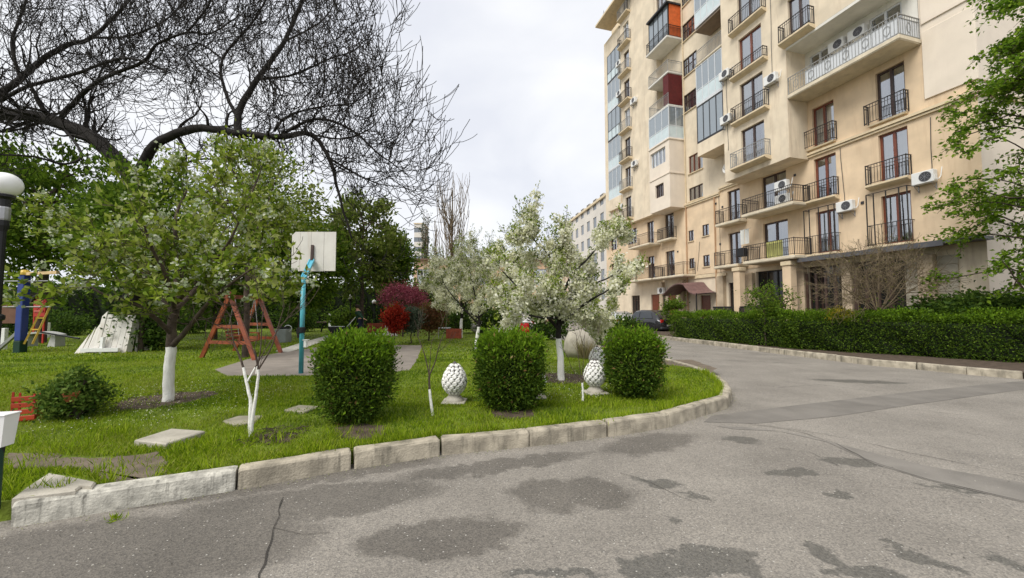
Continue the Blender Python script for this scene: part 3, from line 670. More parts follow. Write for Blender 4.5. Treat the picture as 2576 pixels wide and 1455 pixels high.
for (a, b, c, e) in ((15.8,16.9,.3,3.3),(18.0,19.2,.3,3.0),(12.0,13.0,.4,2.7)):
    o_ = obj('door', MB().box(a+.02, b-.02, -.2, -.14, c, e-.02).box(a+.15, b-.15, -.14, -.12, c+.2, c+1.2).box(a+.15, b-.15, -.14, -.12, c+1.4, e-.2), M_brown, B)
    obj('handle', MB().tube([(b-.12,-.09,c+1.0),(b-.12,-.09,c+1.25)], .015, 6), M_steel, o_)
window(5.35, 8.05, .2, 4.05, -.03, M_bframe, 4, rev=.25, transom=2.9, pmat=M_darkpane)
for s0, s1 in ((8.75,10.4),(5.3,8.15)):             # dark terrace fences
    f = MB(); f.box(s0, s1, 1.2, 1.25, .2, .3).box(s0, s1, 1.2, 1.25, 1.75, 1.85)
    for x in np.arange(s0+.05, s1, .1): f.box(x, x+.06, 1.21, 1.24, .3, 1.75)
    obj('terrace_screen', f, M_black, B)
for s0 in (.5, 1.0, 1.5, 2.0, 2.9, 3.4, 3.9, 4.4):
    obj('shutter_bar', MB().box(s0, s0+.12, .32, .38, .2, 3.6), M_brown2, B)
# arched entrance canopy
vs = []; nA = 14; ca0, ca1 = 11.2, 15.0
for i in range(nA+1):
    t = i/nA; s_ = ca0+(ca1-ca0)*t; zz = 2.75+.85*math.sin(math.pi*min(1, max(0, (t-.0))))*(1 if t > .35 else (t/.35)**1.5)
    vs += [(s_, .02, zz+.15), (s_, 1.9, zz), (s_, .02, zz+.09), (s_, 1.9, zz-.06)]
fs = []
for i in range(nA): a = i*4; b = a+4; fs += [(a,a+1,b+1,b), (a+2,b+2,b+3,a+3), (a+1,a+3,b+3,b+1)]
o_ = obj('entrance_canopy', (vs, fs), mat('canopy metal', (.15,.085,.08), .5, .2, 4, spec=.4), B, smooth=False)
for s_ in (ca0+.1, ca1-.1): obj('post', MB().bar((s_,1.8,0), (s_,1.8,2.8), .07), M_iron, o_)

# ------------------------------------------------------------------ air conditioners and other things hung on the facade
def ac_unit(label):
    t = thing('air_conditioner', label, 'air conditioner', (0,0,0), FROT, 'outdoor air conditioner units on the facade')
    obj('casing', MB().cbox(-.38, .38, .06, .34, 0, .53, .02), M_ac, t)
    n_ = 20; g = MB(); cx_, cz_ = -.1, .275
    ring = [(cx_+.215*math.cos(a), .345, cz_+.215*math.sin(a)) for a in np.linspace(0, 2*math.pi, n_, endpoint=False)]
    g.add(ring+[(cx_, .345, cz_)], [(i, (i+1) % n_, n_) for i in range(n_)]); obj('fan_opening', g, M_acd, t)
    g = MB()
    for rr in (.05, .1, .15, .2):
        pts = [(cx_+rr*math.cos(a), .352, cz_+rr*math.sin(a)) for a in np.linspace(0, 2*math.pi, 17)]
        for p_, q_ in zip(pts[:-1], pts[1:]): g.bar(p_, q_, .007)
    for a in np.linspace(0, math.pi, 5)[:-1]: g.bar((cx_-.21*math.cos(a), .356, cz_-.21*math.sin(a)), (cx_+.21*math.cos(a), .356, cz_+.21*math.sin(a)), .007)
    obj('fan_grille', g, M_steel, t)
    for x in (-.3, .3): g = MB(); g.box(x-.015, x+.015, 0, .36, -.035, -.001); g.box(x-.015, x+.015, 0, .03, -.3, -.035); g.bar((x, .02, -.28), (x, .32, -.03), .02); obj('bracket', g, M_steel, t)
    obj('pipe', MB().tube([(-.41,.25,.1),(-.48,.2,.08),(-.5,.1,.2),(-.5,.0,.6)], .018, 6), M_wpaint, t)
    obj('side_cover', MB().cbox(-.405, -.381, .12, .30, .05, .3, .006), M_wpaint, t)
    return t
acs = [(-.72, .0, 7.05, 'white air conditioner right of the lowest right-hand barred window'),
       (2.45, 0., 6.6, 'white air conditioner just above and right of the lower window with blue curtains'),
       (5.15, DB, 14.55, 'white air conditioner right of the third brown window up on the cream bay'),
       (8.45, DB, 13.75, 'white air conditioner at left edge of the cream bay, the lower of two in line'),
       (8.45, DB, 16.75, 'white air conditioner at left edge of the cream bay, the upper of two in line'),
       (2.5, .02, FL(3)+1.55, 'left of two grey air conditioners high in the white loggia'),
       (1.55, .02, FL(3)+1.55, 'right of two grey air conditioners high in the white loggia'),
       (5.35, .62, FL(1)+.9, 'air conditioner standing at the railing of the second floor balcony, upper of a pair'),
       (5.35, .62, FL(1)+.1, 'air conditioner on the floor of the second floor balcony, lower of a pair'),
       (20.4, .5, 21.3, 'air conditioner on the far wing beside the narrow windows, topmost on that wall'),
       (20.4, .5, 15.2, 'air conditioner on the far wing beside the narrow windows, below the topmost one'),
       (23.2, 0.02, 11.9, 'air conditioner with dark fan left of the narrow far windows, low down'),
       (17.4, .0, 3.0, 'small white air conditioner under the long first floor balcony of the far wing'),
       (23.3, .3, 23.6, 'dark air conditioner left of the far narrow windows, near the top'),
       (23.3, .3, 26.8, 'dark air conditioner under the eave of the far wing')]
first = None
for s_, d_, z_, lab in acs:
    p_ = FW(s_, d_, z_)
    if first is None: first = ac_unit(lab); first.location = p_
    else: dup(first, p_, FROT, lab)
t = thing('satellite_dish', 'small white satellite dish in the niche under the glazed balconies', 'satellite dish', FW(9.6, .1, 11.3), FROT)
prof = [(.0,0),(.12,.02),(.25,.07),(.33,.13)]; g = MB(); g.lathe(prof, 16, closed=False)
g.v = [(x, z*1.0+.35, -y) for x, y, z in g.v]; obj('dish', g, M_ac, t); obj('arm', MB().bar((0,0,0),(0,.36,0),.03).bar((0,.36,-.3),(0,.75,.0),.02), M_steel, t)
t = thing('satellite_dish', 'small satellite dish on the far left edge of the apartment block', 'satellite dish', FW(27.25, -.3, 14.3), FROT)
obj('dish', MB().lathe(prof, 16, closed=False).rotz(.3), M_ac, t)
# things standing on balconies
t = thing('flower_box', 'dark green planter full of leaves hung on the first floor railing', 'planter', FW(8.1, 1.0, FL(0)+.35), FROT)
obj('box', MB().cbox(-.3,.3,-.15,.15,0,.55,.03), M_black, t)
t = thing('curtain_screen', 'yellow green cloth hung behind the first floor balcony railing', 'cloth', FW(5.3, 1.1, FL(0)), FROT)
g = MB(); curtain(g, -.1, .9, .02, .95, .0); obj('cloth', g, mat('lime cloth', (.45,.44,.16), .9), t)
t = thing('laundry', 'pale towels drying above the first floor balcony', 'laundry', FW(8.2, .6, FL(0)+1.2), FROT)
for i in range(2): g = MB(); curtain(g, i*.35-.3, i*.35-.02, 0, .95, 0); obj('towel', g, M_curt, t)
obj('line', MB().tube([(-.5,0,.95),(.5,0,.95)], .008, 4), M_steel, t)

# ================================================================== vegetation tools
def unit(v): return v/(np.linalg.norm(v, axis=-1, keepdims=True)+1e-9)
def leafq(P, L, Wd, D=None, flat=.0, bend=.15):
    """one leaf-shaped quad per point: base, side, tip, side"""
    n = len(P)
    if D is None: D = unit(rng.normal(size=(n, 3)))
    Nn = unit(rng.normal(size=(n, 3))+np.array([0, 0, flat*2.5])); S = unit(np.cross(D, Nn)); N2 = np.cross(S, D)
    L = (np.ones(n)*L*rng.uniform(.7, 1.25, n))[:, None]; W_ = (np.ones(n)*Wd*rng.uniform(.75, 1.2, n))[:, None]
    b = L*bend
    out = np.stack([P, P+D*L*.45+S*W_*.5+N2*b, P+D*L, P+D*L*.45-S*W_*.5+N2*b], 1)
    return out.reshape(-1, 3)
def curve(pts, n=None, jit=0.):
    P = np.array(pts, float); out = []; m = len(P); k = n or 4
    for i in range(m-1):
        p0, p1, p2, p3 = P[max(i-1, 0)], P[i], P[i+1], P[min(i+2, m-1)]
        for t in np.arange(k)/k: out.append(.5*((2*p1)+(-p0+p2)*t+(2*p0-5*p1+4*p2-p3)*t*t+(-p0+3*p1-3*p2+p3)*t**3))
    out.append(P[-1]); out = np.array(out)
    if jit: out[1:-1] += rng.normal(0, jit, (len(out)-2, 3))
    return out
def rots(d, ang):
    """a direction at angle ang from d, random side"""
    r = rng.normal(size=3); a = np.cross(d, r); a /= np.linalg.norm(a)+1e-9; return d*math.cos(ang)+a*math.sin(ang)
def grow(p, d, L, r, lvl, cfg, out, tips, up):
    nS = cfg['seg'][lvl]; P = [p]; Rr = [r]; dd = d.copy()
    for i in range(nS):
        dd = dd+rng.normal(0, cfg['wob'][lvl], 3)+np.array([0, 0, up*(.5+i/nS)]); dd /= np.linalg.norm(dd)
        P.append(P[-1]+dd*L/nS); Rr.append(max(r*(1-(i+1)/nS*.75), cfg['rmin']))
    out[lvl].append((np.array(P), np.array(Rr)))
    if lvl < cfg['max']:
        nC = cfg['nc'][lvl]
        for j in range(nC):
            t = rng.uniform(.18, 1.0) if j else 1.0; i = min(int(t*nS), nS-1); q = P[i]+(P[i+1]-P[i])*(t*nS-i) if t < 1 else P[-1]
            base = unit(P[i+1]-P[i]); c = rots(base, R(rng.uniform(*cfg['ang']))) if j else base
            grow(q, c, L*rng.uniform(*cfg['ratio']), max(r*(1-t*.6)*.6, cfg['rmin']), lvl+1, cfg, out, tips, up*cfg.get('upk', 1.))
    else: tips.append(P[-1])
def tree(name, label, cat, base, limbs, cfg, barkm, group=None, spacing=.45, L0=(1., 2.), up=.12, lime=None, angs=(35, 80), out_bias=None, startf=.3):
    """limbs: [(points, r0, r1, spawn)]; children: trunk, branches, whitewash"""
    base = np.array(base, float); t = thing(name, label, cat, base, 0, group)
    out = {k: [] for k in range(cfg['max']+1)}; tips = []; main = []
    for pts, r0, r1, sp in limbs:
        P = curve([np.array(p)-base for p in pts], 5, jit=min(.012, r0*.07)); n_ = len(P); Rr = r0+(r1-r0)*(np.arange(n_)/(n_-1))**.8; main.append((P, Rr))
        if not sp: continue
        ln = np.linalg.norm(P[1:]-P[:-1], axis=1); tot = ln.sum(); k = int(tot*(1-startf*(sp == 1))/spacing)
        cum = np.concatenate([[0], np.cumsum(ln)])
        for q in list(rng.uniform(tot*startf*(sp == 1), tot, k))+[tot*.999]:
            i = min(np.searchsorted(cum, q)-1, n_-2); i = max(i, 0); pt = P[i]+(P[i+1]-P[i])*((q-cum[i])/ln[i]); d = unit(P[i+1]-P[i])
            c = rots(d, R(rng.uniform(*angs)))
            if out_bias is not None: c = unit(c+np.array(out_bias))
            grow(pt, c, rng.uniform(*L0)*(1-.3*q/tot), max(Rr[i]*cfg.get('rk', .35), cfg['rmin']*1.5), 0, cfg, out, tips, up)
    if lime:
        z = lime; lp = []; tp = []
        for P, Rr in main:
            m = P[:, 2] < z
            if m.sum() >= 2:
                kk = int(m.sum())+1; lp.append((P[:kk], Rr[:kk]*1.03+.002))
        if lp: V_, F_ = tube_arr(lp, 10); obj('whitewash', (V_, F_), M_lime, t, smooth=True)
    V_, F_ = tube_arr(main, 9); obj('trunk', (V_, F_), barkm, t, smooth=True)
    allp = [x for k in out for x in out[k] if k < 2]; fine = [x for k in out for x in out[k] if k >= 2]
    if allp: V_, F_ = tube_arr(allp, 4); obj('branches', (V_, F_), barkm, t, kind='stuff')
    if fine: V_, F_ = tube_arr(fine, 3); obj('twigs', (V_, F_), barkm, t, kind='stuff')
    return t, out, np.array(tips) if tips else np.zeros((0, 3))
def along(paths, n, spread, t0=.0):
    """random points near a set of branch paths"""
    Ls = np.array([np.linalg.norm(P[-1]-P[0])+.01 for P, _ in paths]); idx = rng.choice(len(paths), n, p=Ls/Ls.sum()); out = np.empty((n, 3))
    u = rng.uniform(t0, 1, n)
    for j, i in enumerate(idx):
        P = paths[i][0]; f = u[j]*(len(P)-1); a = min(int(f), len(P)-2); out[j] = P[a]+(P[a+1]-P[a])*(f-a)
    return out+rng.normal(0, spread, (n, 3))
def clumps(centers, n, sig):
    i = rng.integers(0, len(centers), n); return centers[i]+rng.normal(0, 1, (n, 3))*sig
L_fresh = leafmat('spring leaves', [(.08,.14,.012),(.17,.25,.02),(.27,.34,.035),(.42,.46,.16)], .45)
L_mid = leafmat('green leaves', [(.04,.085,.010),(.085,.155,.014),(.14,.225,.02),(.20,.28,.035)], .42)
L_dark = leafmat('dark leaves', [(.022,.05,.01),(.045,.09,.013),(.075,.135,.018),(.12,.19,.028)], .35)
L_yew = leafmat('clipped evergreen leaves', [(.03,.066,.010),(.06,.115,.013),(.10,.165,.016),(.155,.235,.026)], .35)
L_new = leafmat('fresh evergreen shoots', [(.08,.16,.010),(.13,.24,.012),(.20,.32,.018)], .4)
L_blos = leafmat('white blossom', [(.62,.64,.38),(.76,.76,.54),(.84,.83,.68),(.88,.87,.78)], .45, .7)
L_blosg = leafmat('greenish blossom', [(.30,.38,.20),(.45,.5,.33),(.6,.62,.48)], .35, .7)
L_pink = leafmat('pink blossom', [(.22,.04,.07),(.34,.08,.12),(.42,.14,.18)], .3)
L_red = leafmat('red leaves', [(.16,.012,.006),(.30,.02,.01),(.42,.05,.02)], .35)
L_brn = leafmat('reddish brown leaves', [(.10,.04,.02),(.16,.07,.03),(.10,.09,.03)], .3)
L_conf = leafmat('conifer needles', [(.08,.12,.02),(.14,.20,.03),(.22,.28,.05),(.27,.29,.11)], .5)
L_grey = leafmat('grey green leaves', [(.05,.08,.05),(.09,.12,.08),(.12,.15,.10)], .3)
CF = dict(max=2, seg=(5, 4, 3), wob=(.10, .12, .14), nc=(5, 4, 0), ang=(25, 65), ratio=(.4, .65), rmin=.004)

# ------------------------------------------------------------------ the great bare tree on the left
TY = 16.
def A_(px, Y=TY): return [AT(x, y, Y+d*1.3) for x, y, d in px]
tb = G(335, 895, LAWN); tb = np.array([-.953*TY, TY, LAWN])
limbs = [
 ([tb, *A_([(333,700,0),(335,560,0),(345,450,0)])], .34, .26, 0),
 (A_([(345,450,0),(390,365,-.2),(490,325,-.5),(600,335,-.8),(700,345,-1),(780,338,-1.2),(830,400,-1.4),(850,480,-1.5),(885,600,-1.6)]), .24, .03, 1),
 (A_([(600,335,-.8),(603,275,-.6),(648,200,-.4),(715,105,0),(760,0,.3),(790,-120,.6)]), .17, .05, 1),
 (A_([(603,300,-.7),(570,240,-.4),(560,150,.2),(640,50,.6),(700,-60,1)]), .09, .03, 1),
 (A_([(700,345,-1),(790,300,-1.3),(880,325,-1.6),(950,385,-1.8),(985,410,-2),(1010,430,-2)]), .07, .012, 2),
 (A_([(650,200,-.4),(740,188,-.8),(830,148,-1.),(885,130,-1.2),(915,105,-1.2)]), .06, .012, 2),
 (A_([(690,330,-1),(720,295,-1.2),(800,270,-1.4),(880,262,-1.8),(930,235,-2)]), .06, .012, 2),
 (A_([(830,400,-1.4),(900,440,-1.6),(950,462,-1.9),(985,468,-2.1)]), .05, .012, 2),
 (A_([(715,105,0),(800,60,.2),(840,10,.3),(860,-60,.4)]), .05, .015, 2),
 (A_([(780,338,-1.2),(860,350,-2),(930,325,-2.5),(965,285,-2.7)]), .045, .012, 2),
 (A_([(345,460,0),(250,360,.3),(150,310,.6),(60,290,.9),(-80,285,1.2),(-250,250,1.5)]), .36, .22, 1),
 (A_([(0,255,1),(68,219,.5),(191,186,0),(290,150,-.5),(350,152,-.8),(420,180,-1)]), .10, .03, 1),
 (A_([(150,300,.5),(212,232,.1),(273,191,-.4),(359,157,-.7),(393,113,-.8),(471,82,-1),(530,85,-1.1),(600,40,-1.2)]), .11, .02, 1),
 (A_([(-40,270,1),(51,198,1.4),(102,154,1.6),(171,113,1.9),(230,95,2),(300,30,2.2),(360,-60,2.4)]), .17, .06, 1),
 (A_([(51,198,1.4),(30,110,1.5),(60,20,1.7),(90,-90,2)]), .09, .04, 1),
 (A_([(471,82,-1),(520,20,-1),(560,-60,-1)]), .05, .02, 2),
 (A_([(150,310,.6),(205,386,-.5),(164,413,-1),(85,395,-1.5),(-30,388,-2)]), .06, .03, 2),
 (A_([(230,95,2),(330,90,2.3),(430,40,2.6),(500,-50,2.9)]), .07, .03, 2),
 (A_([(345,480,0),(420,430,.6),(520,400,1.2),(600,430,1.8)]), .10, .02, 1),
 (A_([(560,150,.2),(500,110,.4),(440,120,.5),(380,60,.6)]), .05, .015, 2),
]
CB = dict(max=3, seg=(9, 8, 6, 5), wob=(.20, .17, .12, .10), nc=(4, 3, 3, 0), ang=(30, 75), ratio=(.55, .85), rmin=.0105, upk=1.05, rk=.42)
limbs = [(p_, a_*.88, b_*1.0, s_) for p_, a_, b_, s_ in limbs]
big, o_, tips = tree('bare_tree', 'huge spreading bare tree with black forked limbs and fine twigs against the sky', 'tree', tb, limbs, CB, M_barkd, spacing=.44, L0=(1.2, 2.7), up=.10, startf=.15)

# ------------------------------------------------------------------ crowns of leaves
def leafy(name, label, cat, base, crown, leafm, n, size, group=None, trunkr=.12, ncl=60, sig=.35, barkm=None, lean=(0,0), flat=.2, hollow=.55, trunk=True, nbr=14, lime=None, extra=None):
    """crown: (cx,cy,cz,rx,ry,rz) in world; clumps spread through it"""
    base = np.array(base, float); t = thing(name, label, cat, base, 0, group); barkm = barkm or M_bark
    c = np.array(crown[:3], float)-base; r = np.array(crown[3:], float)
    cen = unit(rng.normal(size=(ncl, 3)))*(rng.uniform(hollow**3, 1, (ncl, 1))**(1/3))*rng.uniform(.8, 1.08, (ncl, 1))*r+c
    P = clumps(cen, n, sig*rng.uniform(.7, 1.2, (n, 1))*np.array([1, 1, .75])); D = unit(P-c*np.array([1,1,.9])+rng.normal(0, 1.2, (n, 3)))
    obj_np('crown', leafq(P, size, size*.55, D, flat), 4, leafm, t, kind='stuff')
    if extra: m2, n2, s2 = extra; P = clumps(cen, n2, sig); obj_np('blossom', leafq(P, s2, s2*.9, None, 0), 4, m2, t, kind='stuff')
    if trunk:
        top = c+np.array([0, 0, r[2]*.3]); main = curve([np.zeros(3), (c-np.array([0,0,r[2]*.8]))*np.array([.6,.6,1])+np.array([lean[0],lean[1],0])*.3, top], 5, .01)
        V_, F_ = tube_arr([(main, trunkr*(1-.75*np.arange(len(main))/len(main)))], 8); obj('trunk', (V_, F_), barkm, t, smooth=True)
        if lime:
            k = max(2, int((main[:, 2] < lime).sum())+1); V_, F_ = tube_arr([(main[:k], trunkr*1.05*(1-.75*np.arange(k)/len(main))+.004)], 8); obj('whitewash', (V_, F_), M_lime, t, smooth=True)
        br = []
        for j in rng.choice(len(cen), min(nbr, ncl), replace=False):
            a = main[rng.integers(len(main)//2, len(main))]; m_ = (a+cen[j])/2+np.array([0, 0, .12*r[2]]); P = curve([a, m_, cen[j]], 3, .03); br.append((P, np.linspace(trunkr*.4, .012, len(P))))
        V_, F_ = tube_arr(br, 5); obj('branches', (V_, F_), barkm, t, kind='stuff')
    return t
def px_crown(x0, x1, y0, y1, Y, depth=1.):
    a = AT(x0, (y0+y1)/2, Y); b = AT(x1, (y0+y1)/2, Y); c = AT((x0+x1)/2, y0, Y); d = AT((x0+x1)/2, y1, Y); m = (a+b)/2
    return (m[0], Y, (c[2]+d[2])/2, abs(b[0]-a[0])/2, abs(b[0]-a[0])/2*depth, abs(c[2]-d[2])/2)
def bt(name, label, xs, ys, Y, m, n, size, cat='tree', **k):
    c = px_crown(*xs, *ys, Y, k.pop('depth', .8)); return leafy(name, label, cat, (c[0]+k.pop('dx', 0), Y, LAWN if Y < 34 else 0), c, m, n, size, **k)
bt('chestnut_tree', 'tall broad green chestnut tree behind the lamp at far left', (-60,300), (375,700), 18, L_mid, 15000, .24, ncl=110, sig=.42, trunkr=.22, group='green trees behind the lawn')
bt('chestnut_tree', 'dark green tree filling the gap under the bare tree fork', (215,520), (425,740), 14.3, L_mid, 11000, .17, ncl=120, sig=.30, trunkr=.09, hollow=.25, group='green trees behind the lawn')
bt('flowering_tree', 'tall pale green tree with white flowers behind the front blossoming tree', (470,790), (370,650), 12.5, L_fresh, 5200, .15, ncl=80, sig=.30, trunkr=.10, hollow=.2, nbr=40, extra=(L_blosg, 1500, .09), group='green trees behind the lawn')
bt('chestnut_tree', 'deep green tree behind the basketball backboard', (640,880), (560,780), 21, L_mid, 9000, .24, ncl=80, sig=.38, trunkr=.16, group='green trees behind the lawn')
bt('conifer_tree', 'tall feathery conifer with several trunks left of the beige house', (815,1012), (470,740), 24, L_conf, 7000, .26, ncl=130, sig=.26, trunkr=.16, hollow=.2, group='green trees behind the lawn')
bt('conifer_tree', 'low dark drooping conifer in front of the beige house', (925,1030), (590,735), 26, L_mid, 6000, .24, ncl=70, sig=.4, trunkr=.12, group='green trees behind the lawn')
bt('chestnut_tree', 'green tree between the swing bench and the chestnut', (430,660), (600,790), 20, L_mid, 8000, .2, ncl=60, sig=.45, trunkr=.14, group='green trees behind the lawn')
bt('flowering_shrub', 'pink flowering shrub in front of the beige house', (955,1075), (716,790), 22, L_pink, 5200, .10, cat='shrub', ncl=45, sig=.22, trunkr=.05)
bt('red_shrub', 'bright red leafed shrub beside the red planter boxes', (965,1020), (772,832), 17, L_red, 4200, .09, cat='shrub', ncl=34, sig=.13, trunkr=.04)
bt('brown_shrub', 'brownish leafed shrub right of the red one', (1040,1120), (770,835), 19, L_brn, 3500, .11, cat='shrub', ncl=34, sig=.18, trunkr=.04)
bt('grey_shrub', 'grey green shrub between the red and the brown shrubs', (1010,1060), (775,836), 17.5, L_grey, 2200, .11, cat='shrub', ncl=24, sig=.13, trunkr=.03)
# shrubs closing the back of the garden
for i, (x0, x1, y0, y1, Y, m, lab) in enumerate([
 (-20,110,770,845,24,L_dark,'dark shrub behind the blue post at far left'),(100,215,790,848,23,L_dark,'low dark shrub between red panel and white boards'),
 (318,420,770,862,14.6,L_dark,'dark rounded shrub just right of the white boards'),(430,530,775,838,25,L_dark,'dark shrub left of the swing bench'),
 (700,800,760,830,27,L_dark,'dark shrub behind the grey bin'),(820,900,770,832,26,L_mid,'green shrub behind the garden cart'),
 (1100,1200,765,840,25,L_dark,'dark shrub under the left blossom tree'),(1190,1300,775,850,24,L_dark,'dark shrub behind the middle clipped bush'),
 (1330,1430,780,850,20,L_dark,'dark shrub left of the stone boulder'),(1480,1560,795,850,19,L_mid,'bright green shrub behind the right clipped bush'),
 (-200,-20,700,845,22,L_dark,'tall dark shrub outside the lamp'),(1560,1600,800,840,22,L_dark,'small dark shrub in front of the cars')]):
    c = px_crown(x0, x1, y0, y1, Y, .6); leafy('shrub', lab, 'shrub', (c[0], Y, LAWN), (c[0], Y, (c[2]+c[5]+LAWN)/2, c[3], c[4], (c[2]+c[5]-LAWN)/2), m, 3000, .15, ncl=30, sig=.25, trunkr=.04, group='shrubs at the back of the garden')
# far row of greenery closing the horizon
def hedge(name, label, cat, P0_, P1_, h, dep, m, n, size, m2=None, core=True, group=None, wavy=.06, top_fresh=0):
    _d = (np.array(P1_, float)-np.array(P0_, float)); _d /= np.linalg.norm(_d); P0_ = np.array(P0_, float)-_d*.5; P1_ = np.array(P1_, float)+_d*.5
    a = np.array(P0_, float); b = np.array(P1_, float); L = np.linalg.norm(b-a); d = (b-a)/L; nn = np.array([-d[1], d[0]]); t = thing(name, label, cat, (*a, 0 if h > 3 else .13), math.atan2(d[1], d[0]), group)
    if core: obj('dark_core', MB().cbox(.3, L-.3, -dep/2+.16, dep/2-.16, .0, h-.22, .1), mat('dark foliage core', (.012,.018,.008), .95), t)  # solid near-black box added inside the hedge, its inner shade put into colour
    P = np.empty((n, 3)); q = rng.uniform(0, 1, n); ar = (h, h, dep); s_ = sum(ar); u = rng.uniform(0, L, n); v = rng.uniform(0, 1, n)
    f = q < h/s_; g = (q >= h/s_) & (q < 2*h/s_); k = ~(f | g)
    lump = lambda x, y: wavy*(np.sin(x*2.1+y*1.7)+np.sin(x*5.3+y*3.1)*.6+np.sin(x*11+y*7)*.35)
    P[f] = np.stack([u[f], -dep/2+lump(u[f], v[f]*2)*.9, v[f]*h], 1); P[g] = np.stack([u[g], dep/2+0*u[g], v[g]*h], 1); P[k] = np.stack([u[k], (v[k]-.5)*dep, h+lump(u[k], v[k]*3)], 1)
    edge = np.clip((P[:, 2]-(h-.25))/.25, 0, 1); P[:, 1] *= 1-.22*edge
    P += rng.normal(0, .05, (n, 3)); P[:, 2] = np.maximum(P[:, 2], .02)
    D = np.zeros((n, 3)); D[f, 1] = -1; D[g, 1] = 1; D[k, 2] = 1; D = unit(D+rng.normal(0, .75, (n, 3))+np.array([0, 0, .45]))
    V_ = leafq(P, size, size*.5, D, .1); mi = None; mats = [m]
    if m2: pr = np.where(k, .8, np.clip((P[:, 2]/h-.62)*.8, 0, .5)); mi = (rng.uniform(0, 1, n) < pr).astype(int); mats = [m, m2]
    obj_np('foliage', V_, 4, m, t, kind='stuff', mi=mi, mats=mats); return t
hedge('far_hedge', 'tall dark hedge closing the far side of the garden', 'hedge', (-46,30), (-6,33), 3.6, 1.5, L_dark, 16000, .32, L_mid, wavy=.3)
hedge('far_hedge', 'low hedge in front of the beige house', 'hedge', (-9,30), (2,31), 1.7, 1.0, L_dark, 5000, .22, L_mid, wavy=.15)

# ------------------------------------------------------------------ front flowering tree
b = G(423, 1010, LAWN); Y = b[1]
X = lambda x, y, d=0: AT(x, y, Y+d)
limbs = [([b-np.array([0,0,.05]), X(425,950), X(430,885), X(432,830), X(440,780)], .078, .062, 0),
 ([X(438,800), X(445,720,.2), X(450,640,.3), X(440,560,.4), X(470,480,.5)], .07, .015, 1),
 ([X(434,870), X(470,830,-.2), X(520,768,-.5), X(580,715,-.8), X(635,675,-1)], .05, .012, 1),
 ([X(432,840), X(390,800,-.3), X(330,760,-.6), X(260,740,-.9), X(215,712,-1.)], .045, .01, 1),
 ([X(438,800), X(400,740,.3), X(350,680,.6), X(315,625,.9), X(275,600,1.)], .05, .01, 1),
 ([X(440,780), X(500,720,.4), X(560,650,.7), X(625,600,.9), X(650,570,1)], .05, .01, 1),
 ([X(440,780), X(420,700,-.6), X(380,620,-1.), X(360,560,-1.2)], .04, .01, 1),
 ([X(445,760), X(510,690,-.5), X(570,620,-.9), X(600,560,-1.1)], .04, .01, 1),
 ([X(560,650,.7), X(600,560,.8), X(640,470,.9), X(660,420,1.)], .03, .008, 1)]
CT = dict(max=2, seg=(5, 4, 3), wob=(.12, .12, .14), nc=(5, 4, 0), ang=(25, 65), ratio=(.45, .7), rmin=.0035)
ft, out, tips = tree('flowering_tree', 'young flowering tree with whitewashed trunk and fresh green leaves on the front lawn', 'tree', b, limbs, CT, M_bark, spacing=.24, L0=(.5, .95), up=.08, lime=.82, startf=.22)
tw = out[1]+out[2]
P = along(tw, 5600, .020, .25); P = P[~((P[:, 0] > .3) & (P[:, 2] < 1.62))]; tips = tips[~((tips[:, 0] > .3) & (tips[:, 2] < 1.6))]; obj_np('crown', leafq(P, .12, .06, unit(rng.normal(size=(len(P), 3))+np.array([0, 0, .25])), .3), 4, L_fresh, ft, kind='stuff')
P = tips[rng.choice(len(tips), 330)][rng.integers(0, 330, 3600)]+rng.normal(0, .035, (3600, 3)); obj_np('blossom', leafq(P, .052, .046), 4, L_blosg, ft, kind='stuff')

# ------------------------------------------------------------------ blossom trees in the middle
def blossom_tree(label, px, py, crown_pts, Yd=0, r=.075, nb=16000, ng=2600, lime=.75, spacing=.22, L0=(.4, .85), size=.045, green=.3):
    b = G(px, py, LAWN); Y = b[1]; X = lambda x, y, d=0: AT(x, y, Y+d)
    limbs = [([b-np.array([0,0,.05]), *[X(*q) for q in crown_pts[0]]], r, r*.65, 0)]
    for L_ in crown_pts[1:]: limbs.append(([X(*q) for q in L_], r*.5, .008, 1))
    t, out, tips = tree('blossom_tree', label, 'tree', b, limbs, CT, M_barkd, spacing=spacing, L0=L0, up=.17, lime=lime, startf=.12, group='blossoming trees with whitewashed trunks')
    tw = out[0]+out[1]+out[2]; cl = along(out[0]+out[0]+out[1], 620, .012, .1); hi = cl[:, 2].max(); lo = cl[:, 2].min()
    pr = 1-.8*np.clip((cl[:, 2]-lo)/(hi-lo)-.35, 0, 1); cl = cl[rng.uniform(0, 1, len(cl)) < pr]
    P = clumps(cl, nb, size*1.05); obj_np('blossom', leafq(P, size, size*.95), 4, L_blos, t, kind='stuff')
    P = np.concatenate([tips[rng.integers(0, len(tips), ng)], along(tw, ng, .03, .5)])+rng.normal(0, .02, (2*ng, 3))
    obj_np('leaves', leafq(P, .07, .03, unit(rng.normal(size=(len(P), 3))+np.array([0, 0, .8]))), 4, L_fresh, t, kind='stuff')
    return t
